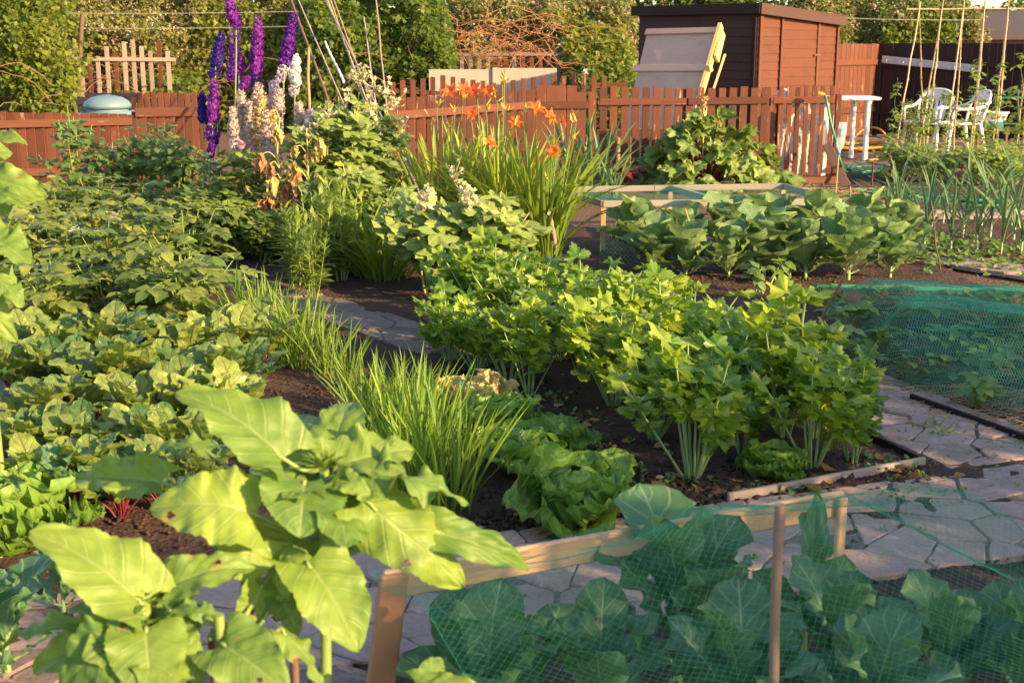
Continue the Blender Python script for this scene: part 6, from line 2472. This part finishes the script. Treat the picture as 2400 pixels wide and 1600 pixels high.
# purple-leaved plant and seedlings
leafy_bush('red_leaved_plant', 'dark red-leaved plant at the left foot of the rhubarb', 'plant', (1468, 440), .28, .2, .15, 90, T_ov, leafmat('red_leaf', (.13, .02, .03), (.22, .04, .05), None, 1, .1, 0, .2, (.4, .05, .05)), (.07, .11), 8)
for px, py in ((1850, 655), (1815, 668), (1770, 690)):
    leafy_bush('seedling', {1850: 'single small brassica seedling nearest the far cabbages', 1815: 'middle small seedling on the bare soil', 1770: 'small pale seedling nearest the celery'}[px], 'seedling', (px, py), .2, .07, .07, 14, T_ov, L_str, (.07, .11), 4, group='seedlings')
m_bark = plain('dark_bark', (.05, .034, .025), (.03, .022, .017), .9, 9)


# ================================================================== hedge and trees
def bush(name, label, cat, outline, D, mats, n, ls, Ts=None, lump=.9, deep=.9, ybot=300, twigs=0, blossom=0, twigmat=None, group=None, zmin=0.0, shell=.35):
    """outline: list of (px, ytop); foliage spread through a lumpy volume behind D"""
    ox = [o[0] for o in outline]
    oy = [o[1] for o in outline]
    x0, x1 = ox[0], ox[-1]
    cpx = (x0 + x1) / 2
    c = P(cpx, 200, D)
    r = thing(name, label, cat, (c[0], c[1] + .5, 0), group)
    X0, X1 = P(x0, 200, D)[0], P(x1, 200, D)[0]
    seed = int(rng.integers(1, 900))
    px = rng.uniform(x0, x1, n)
    X = X0 + (px - x0) / (x1 - x0) * (X1 - X0)
    top = H + (102 - np.interp(px, ox, oy)) / FPX * D
    top = top + .28 * (fbm(X * 2.1, X * 0 + seed, 3, seed) - .5)
    t = rng.uniform(0, 1, n) ** .85
    Z = zmin + (top - zmin) * t
    front = lump * (fbm(X * 1.3 + seed, Z * 1.6, 3, seed) - .5) * 2
    # the crown rounds off backwards near the top
    front = front + .9 * np.clip((t - .6) / .4, 0, 1) ** 2
    back = np.abs(rng.normal(0, shell, n))
    Y = D + .4 + front + np.minimum(back, deep)
    # gaps
    keep = fbm(X * 2.4 + 7, Z * 2.4 + seed, 3, seed + 5) > .22
    X, Y, Z = X[keep], Y[keep], Z[keep]
    m = len(X)
    bag_p = np.stack([X, Y, Z], -1)
    mb = MB()
    k = rng.integers(0, len(Ts or T_card), m)
    yaw = rng.uniform(-np.pi, np.pi, m)
    pit = rng.normal(-.45, .5, m)
    rol = rng.normal(0, .6, m)
    s = rng.uniform(ls[0], ls[1], m)
    # turn most leaves to face outwards: downward hanging tip on the near side
    flip = rng.uniform(0, 1, m) < .7
    yaw = np.where(flip, rng.normal(-np.pi / 2 + .35, .8, m), yaw)
    for i, T in enumerate(Ts or T_card):
        q = k == i
        mb.inst(T, rotm(yaw[q], pit[q], rol[q], s[q]), bag_p[q])
    mb.build('foliage', mats, r)
    if twigs:
        tw = MB()
        for i in range(twigs):
            p = np.array([U(X0, X1), D + U(.0, .8), U(.3, 1.0)])
            a = U(-1.2, 1.2)
            pts = [p]
            d = np.array([math.sin(a), U(-.4, .2), math.cos(a) * .7])
            for j in range(7):
                d = d + rng.normal(0, .22, 3) + [0, 0, -.07 * j]
                d /= np.linalg.norm(d)
                pts.append(pts[-1] + d * .22)
            tube(tw, pts, .009, .004, 4, cap=False)
        tw.build('twigs', twigmat or m_twig, r)
    if blossom:
        b = rng.integers(0, m, blossom)
        bb = Bag()
        for j in b:
            for _ in range(3):
                bb.add(bag_p[j] + rng.normal(0, .035, 3) + [0, -.12, .02], U(0, 6.28), U(-.4, 1.4), U(-.6, .6), U(.035, .06))
        foliage('blossom', bb, T_card, F_brm, r)
    tk = MB()
    for i in range(4):
        xx = U(X0 + .2, X1 - .2)
        th = min(1.9, .7 * max(.3, H + (102 - max(oy)) / FPX * D))
        tube(tk, curve((xx, D + .9, 0), (xx + U(-.3, .3), D + 1.0, th), 0, 5, .04), .035, .02, 6)
    tk.build('trunk', m_bark, r)
    return r


bush('ivy_bush', 'big rounded sunlit bush of broad leaves at the left edge of the hedge', 'bush', [(-140, -60), (0, -60), (80, -50), (120, 60), (140, 150)], 22.5, L_hedge, 8200, (.09, .15), lump=.6, twigs=14)
bush('ivy_bush', 'rounded leafy bush continuing the hedge beyond the left edge', 'bush', [(-720, -40), (-560, -60), (-300, -50), (-120, -20)], 22.8, L_hedge, 8000, (.09, .15), lump=.7)
bush('bramble_bush', 'pale flowering bramble between the left bush and the delphiniums', 'bramble', [(90, -50), (300, -60), (470, -50)], 25.6, L_bram, 17000, (.06, .11), twigs=70, blossom=1100)
bush('ivy_bush', 'low leafy ivy growing through the pale palings at the left', 'ivy', [(90, 190), (140, 215), (200, 205), (280, 170), (330, 160), (430, 165)], 23.9, L_hedge, 2400, (.09, .14), lump=.3, twigs=6)
bush('bramble_bush', 'leafy flowering bramble behind the tall delphiniums', 'bramble', [(430, -60), (600, -50), (740, -60)], 25.8, L_bram, 12000, (.07, .12), twigs=50, blossom=900)
bush('ivy_bush', 'green ivy patch in the hedge behind the purple delphiniums', 'ivy', [(440, 10), (520, -20), (600, 10), (700, 30)], 25.0, L_hedge, 2000, (.09, .14), lump=.4)
bush('hazel_bush', 'dense dark green hazel bush behind the leaning canes', 'bush', [(690, 40), (740, -40), (860, -60), (980, -50), (1040, 20), (1060, 110)], 24.4, L_hazel, 11500, (.09, .15), lump=.8, twigs=12)
bush('bramble_bush', 'tangled bramble with bare rusty stems above the concrete panels', 'bramble', [(980, -12), (1100, -16), (1240, -6), (1360, -14), (1500, -6)], 26.9, L_bram, 12000, (.07, .12), twigs=150, blossom=700, twigmat=m_twig2, zmin=1.15, shell=.5)
bush('ivy_bush', 'bright green hop growth trailing over the palings left of the shed', 'bush', [(1320, 60), (1400, 45), (1470, 70), (1500, 120)], 25.8, L_hedge, 2600, (.10, .15), lump=.5)
bush('bramble_bush', 'leafy bramble low behind the pickets left of the shed', 'bramble', [(1360, 130), (1430, 110), (1500, 120)], 25.0, L_hazel, 1500, (.08, .13), lump=.4)
bush('bramble_bush', 'flowering bramble hedge between the two sheds', 'bramble', [(1900, -10), (2050, -20), (2200, 0), (2290, 15), (2340, 30)], 28.0, L_bram, 9500, (.08, .13), twigs=40, blossom=1000, lump=.9, zmin=.6)
bush('ivy_bush', 'dark leafy part of the hedge right of the bean canes', 'bush', [(2080, 0), (2180, -10), (2260, 20)], 27.6, L_hazel, 1800, (.09, .14), lump=.5, zmin=1.2)
bush('ivy_bush', 'leafy bush rising behind the red shed', 'bush', [(2330, 40), (2420, -10), (2560, -30)], 34.5, L_hedge, 3000, (.10, .16), lump=.6, zmin=.8)
# a darker tree line beyond
def tree(label, px, D, hh, wr, n, mat=None):
    c = P(px, 100, D)
    r = thing('tree', label, 'tree', (c[0], D, 0), 'trees beyond the hedge')
    tk = MB()
    tube(tk, curve((c[0], D, 0), (c[0] + U(-.2, .2), D, hh * .7), 0, 5, .05), .16, .06, 8)
    for i in range(6):
        a = i * 1.05
        tube(tk, curve((c[0], D, hh * U(.3, .5)), (c[0] + math.cos(a) * wr * .7, D + math.sin(a) * wr * .7, hh * U(.6, .9)), .1, 5, .05), .06, .02, 6)
    tk.build('trunk', m_twig, r)
    q = rng.normal(0, 1, (n, 3))
    q /= np.linalg.norm(q, axis=1, keepdims=True)
    rad = rng.uniform(.55, 1, n) ** .5
    lum = .75 + .5 * fbm(q[:, 0] * 2.5 + px, q[:, 2] * 2.5 + q[:, 1] * 2, 3, int(px) % 97)
    p = q * (rad * lum)[:, None] * [wr, wr * .8, hh * .42] + [c[0], D, hh * .6]
    keep = fbm(p[:, 0] * 1.6 + 30, p[:, 2] * 1.6 + p[:, 1], 3, int(px) % 89) > .32
    p = p[keep]
    mb = MB()
    m = len(p)
    mb.inst(T_card[0], rotm(rng.uniform(-3, 3, m), rng.normal(-.4, .5, m), rng.normal(0, .6, m), rng.uniform(.13, .22, m)), p)
    mb.build('crown', mat or L_far, r)
    return r


for px, D, hh, wr, lab in ((60, 36, 5.5, 2.6, 'dark tree beyond the left end of the hedge'), (330, 38, 5.2, 2.8, 'dark tree beyond the flowering bramble at the left'), (640, 37, 5.0, 2.6, 'dark tree beyond the hedge behind the delphiniums'), (900, 38, 5.4, 2.6, 'dark tree beyond the hazel bush'), (1560, 36, 4.6, 2.2, 'dark tree beyond the left part of the brown shed roof'), (1800, 37, 4.8, 2.4, 'dark tree beyond the right part of the brown shed roof'), (2060, 38, 4.3, 2.2, 'dark tree beyond the hedge between the two sheds')):
    tree(lab, px, D, hh, wr * 1.15, 8000)
for px, D, hh, wr, lab in ((1200, 42, 3.15, 3.2, 'low dark tree far beyond the tangled bramble'), (2240, 44, 3.0, 2.4, 'low dark tree far beyond the red shed')):
    tree(lab, px, D, hh, wr, 2600)

# bare rusty stems arching in the tangled bramble
tb_ = thing('bramble_tangle', 'arching bare rusty bramble stems hanging over the concrete panels', 'bramble', P(1180, 120, 25.6))
mb = MB()
for i in range(85):
    a = P(U(1020, 1330), U(40, 125), 25.9 + U(-.5, .3))
    b_ = a + np.array([U(-1.6, 1.6), U(-.35, .2), U(-.5, .15)])
    tube(mb, curve(a, b_, U(-.35, .30), 7, .03), .008, .004, 4, cap=False)
mb.build('stems', m_twig2, tb_)
# white rose near the shed
p = P(1371, 172, 19.2)
rr = thing('rose', 'single white rose blooming above the scalloped pickets', 'rose', (p[0], p[1], 0))
b = Bag()
for i in range(40):
    z = 1 - 1.2 * (i + .5) / 40
    a = i * 2.399
    b.add(p + rng.normal(0, .012, 3), a, math.asin(max(-1, z)), 0, .06)
foliage('bloom', b, T_small, F_whi, rr)
mb = MB()
tube(mb, curve((p[0], p[1], 0), p, .0, 5, .02), .008, .005, 5)
mb.build('stem', m_stem, rr)
b = Bag()
for i in range(40):
    b.add([p[0] + rng.normal(0, .16), p[1] + rng.normal(0, .1), p[2] * U(.5, .98)], U(0, 6.28), U(-.8, .2), U(-.4, .4), U(.06, .1))
foliage('foliage', b, T_small, L_hedge, rr)

# added unseen hedge at the right, its height shaped to shade the near beds
c = (6.1, .5, 0)
hr = thing('shade_hedge', 'added unseen hedge beyond the right edge, shaped to shade the near beds', 'hedge', c)
n = 15000
X = 5.7 + np.abs(rng.normal(0, .35, n)) + .25 * (fbm(rng.uniform(0, 9, n), rng.uniform(0, 9, n), 2, 2) - .5)
Y = rng.uniform(-7.5, 5.6, n)
zt_ = np.interp(Y, [-8, -1.0, 1.2, 3.0, 5.6], [3.0, 3.0, 2.75, 2.45, 2.3]) + .3 * (fbm(Y * 1.4 + 20, Y * 0 + 3, 3, 8) - .5) * 2
Z = zt_ * rng.uniform(0, 1, n) ** .8
mb = MB()
mb.inst(T_card[0], rotm(rng.uniform(-3, 3, n), rng.normal(-.4, .5, n), rng.normal(0, .6, n), rng.uniform(.10, .17, n)), np.stack([X, Y, Z], -1))
mb.build('foliage', L_hazel, hr)
mb = MB()
for i in range(14):
    y = -7.3 + i * .98
    tube(mb, curve((6.0, y, 0), (6.05, y + U(-.2, .2), 1.8), 0, 5, .03), .03, .012, 6)
mb.build('trunk', m_twig, hr)
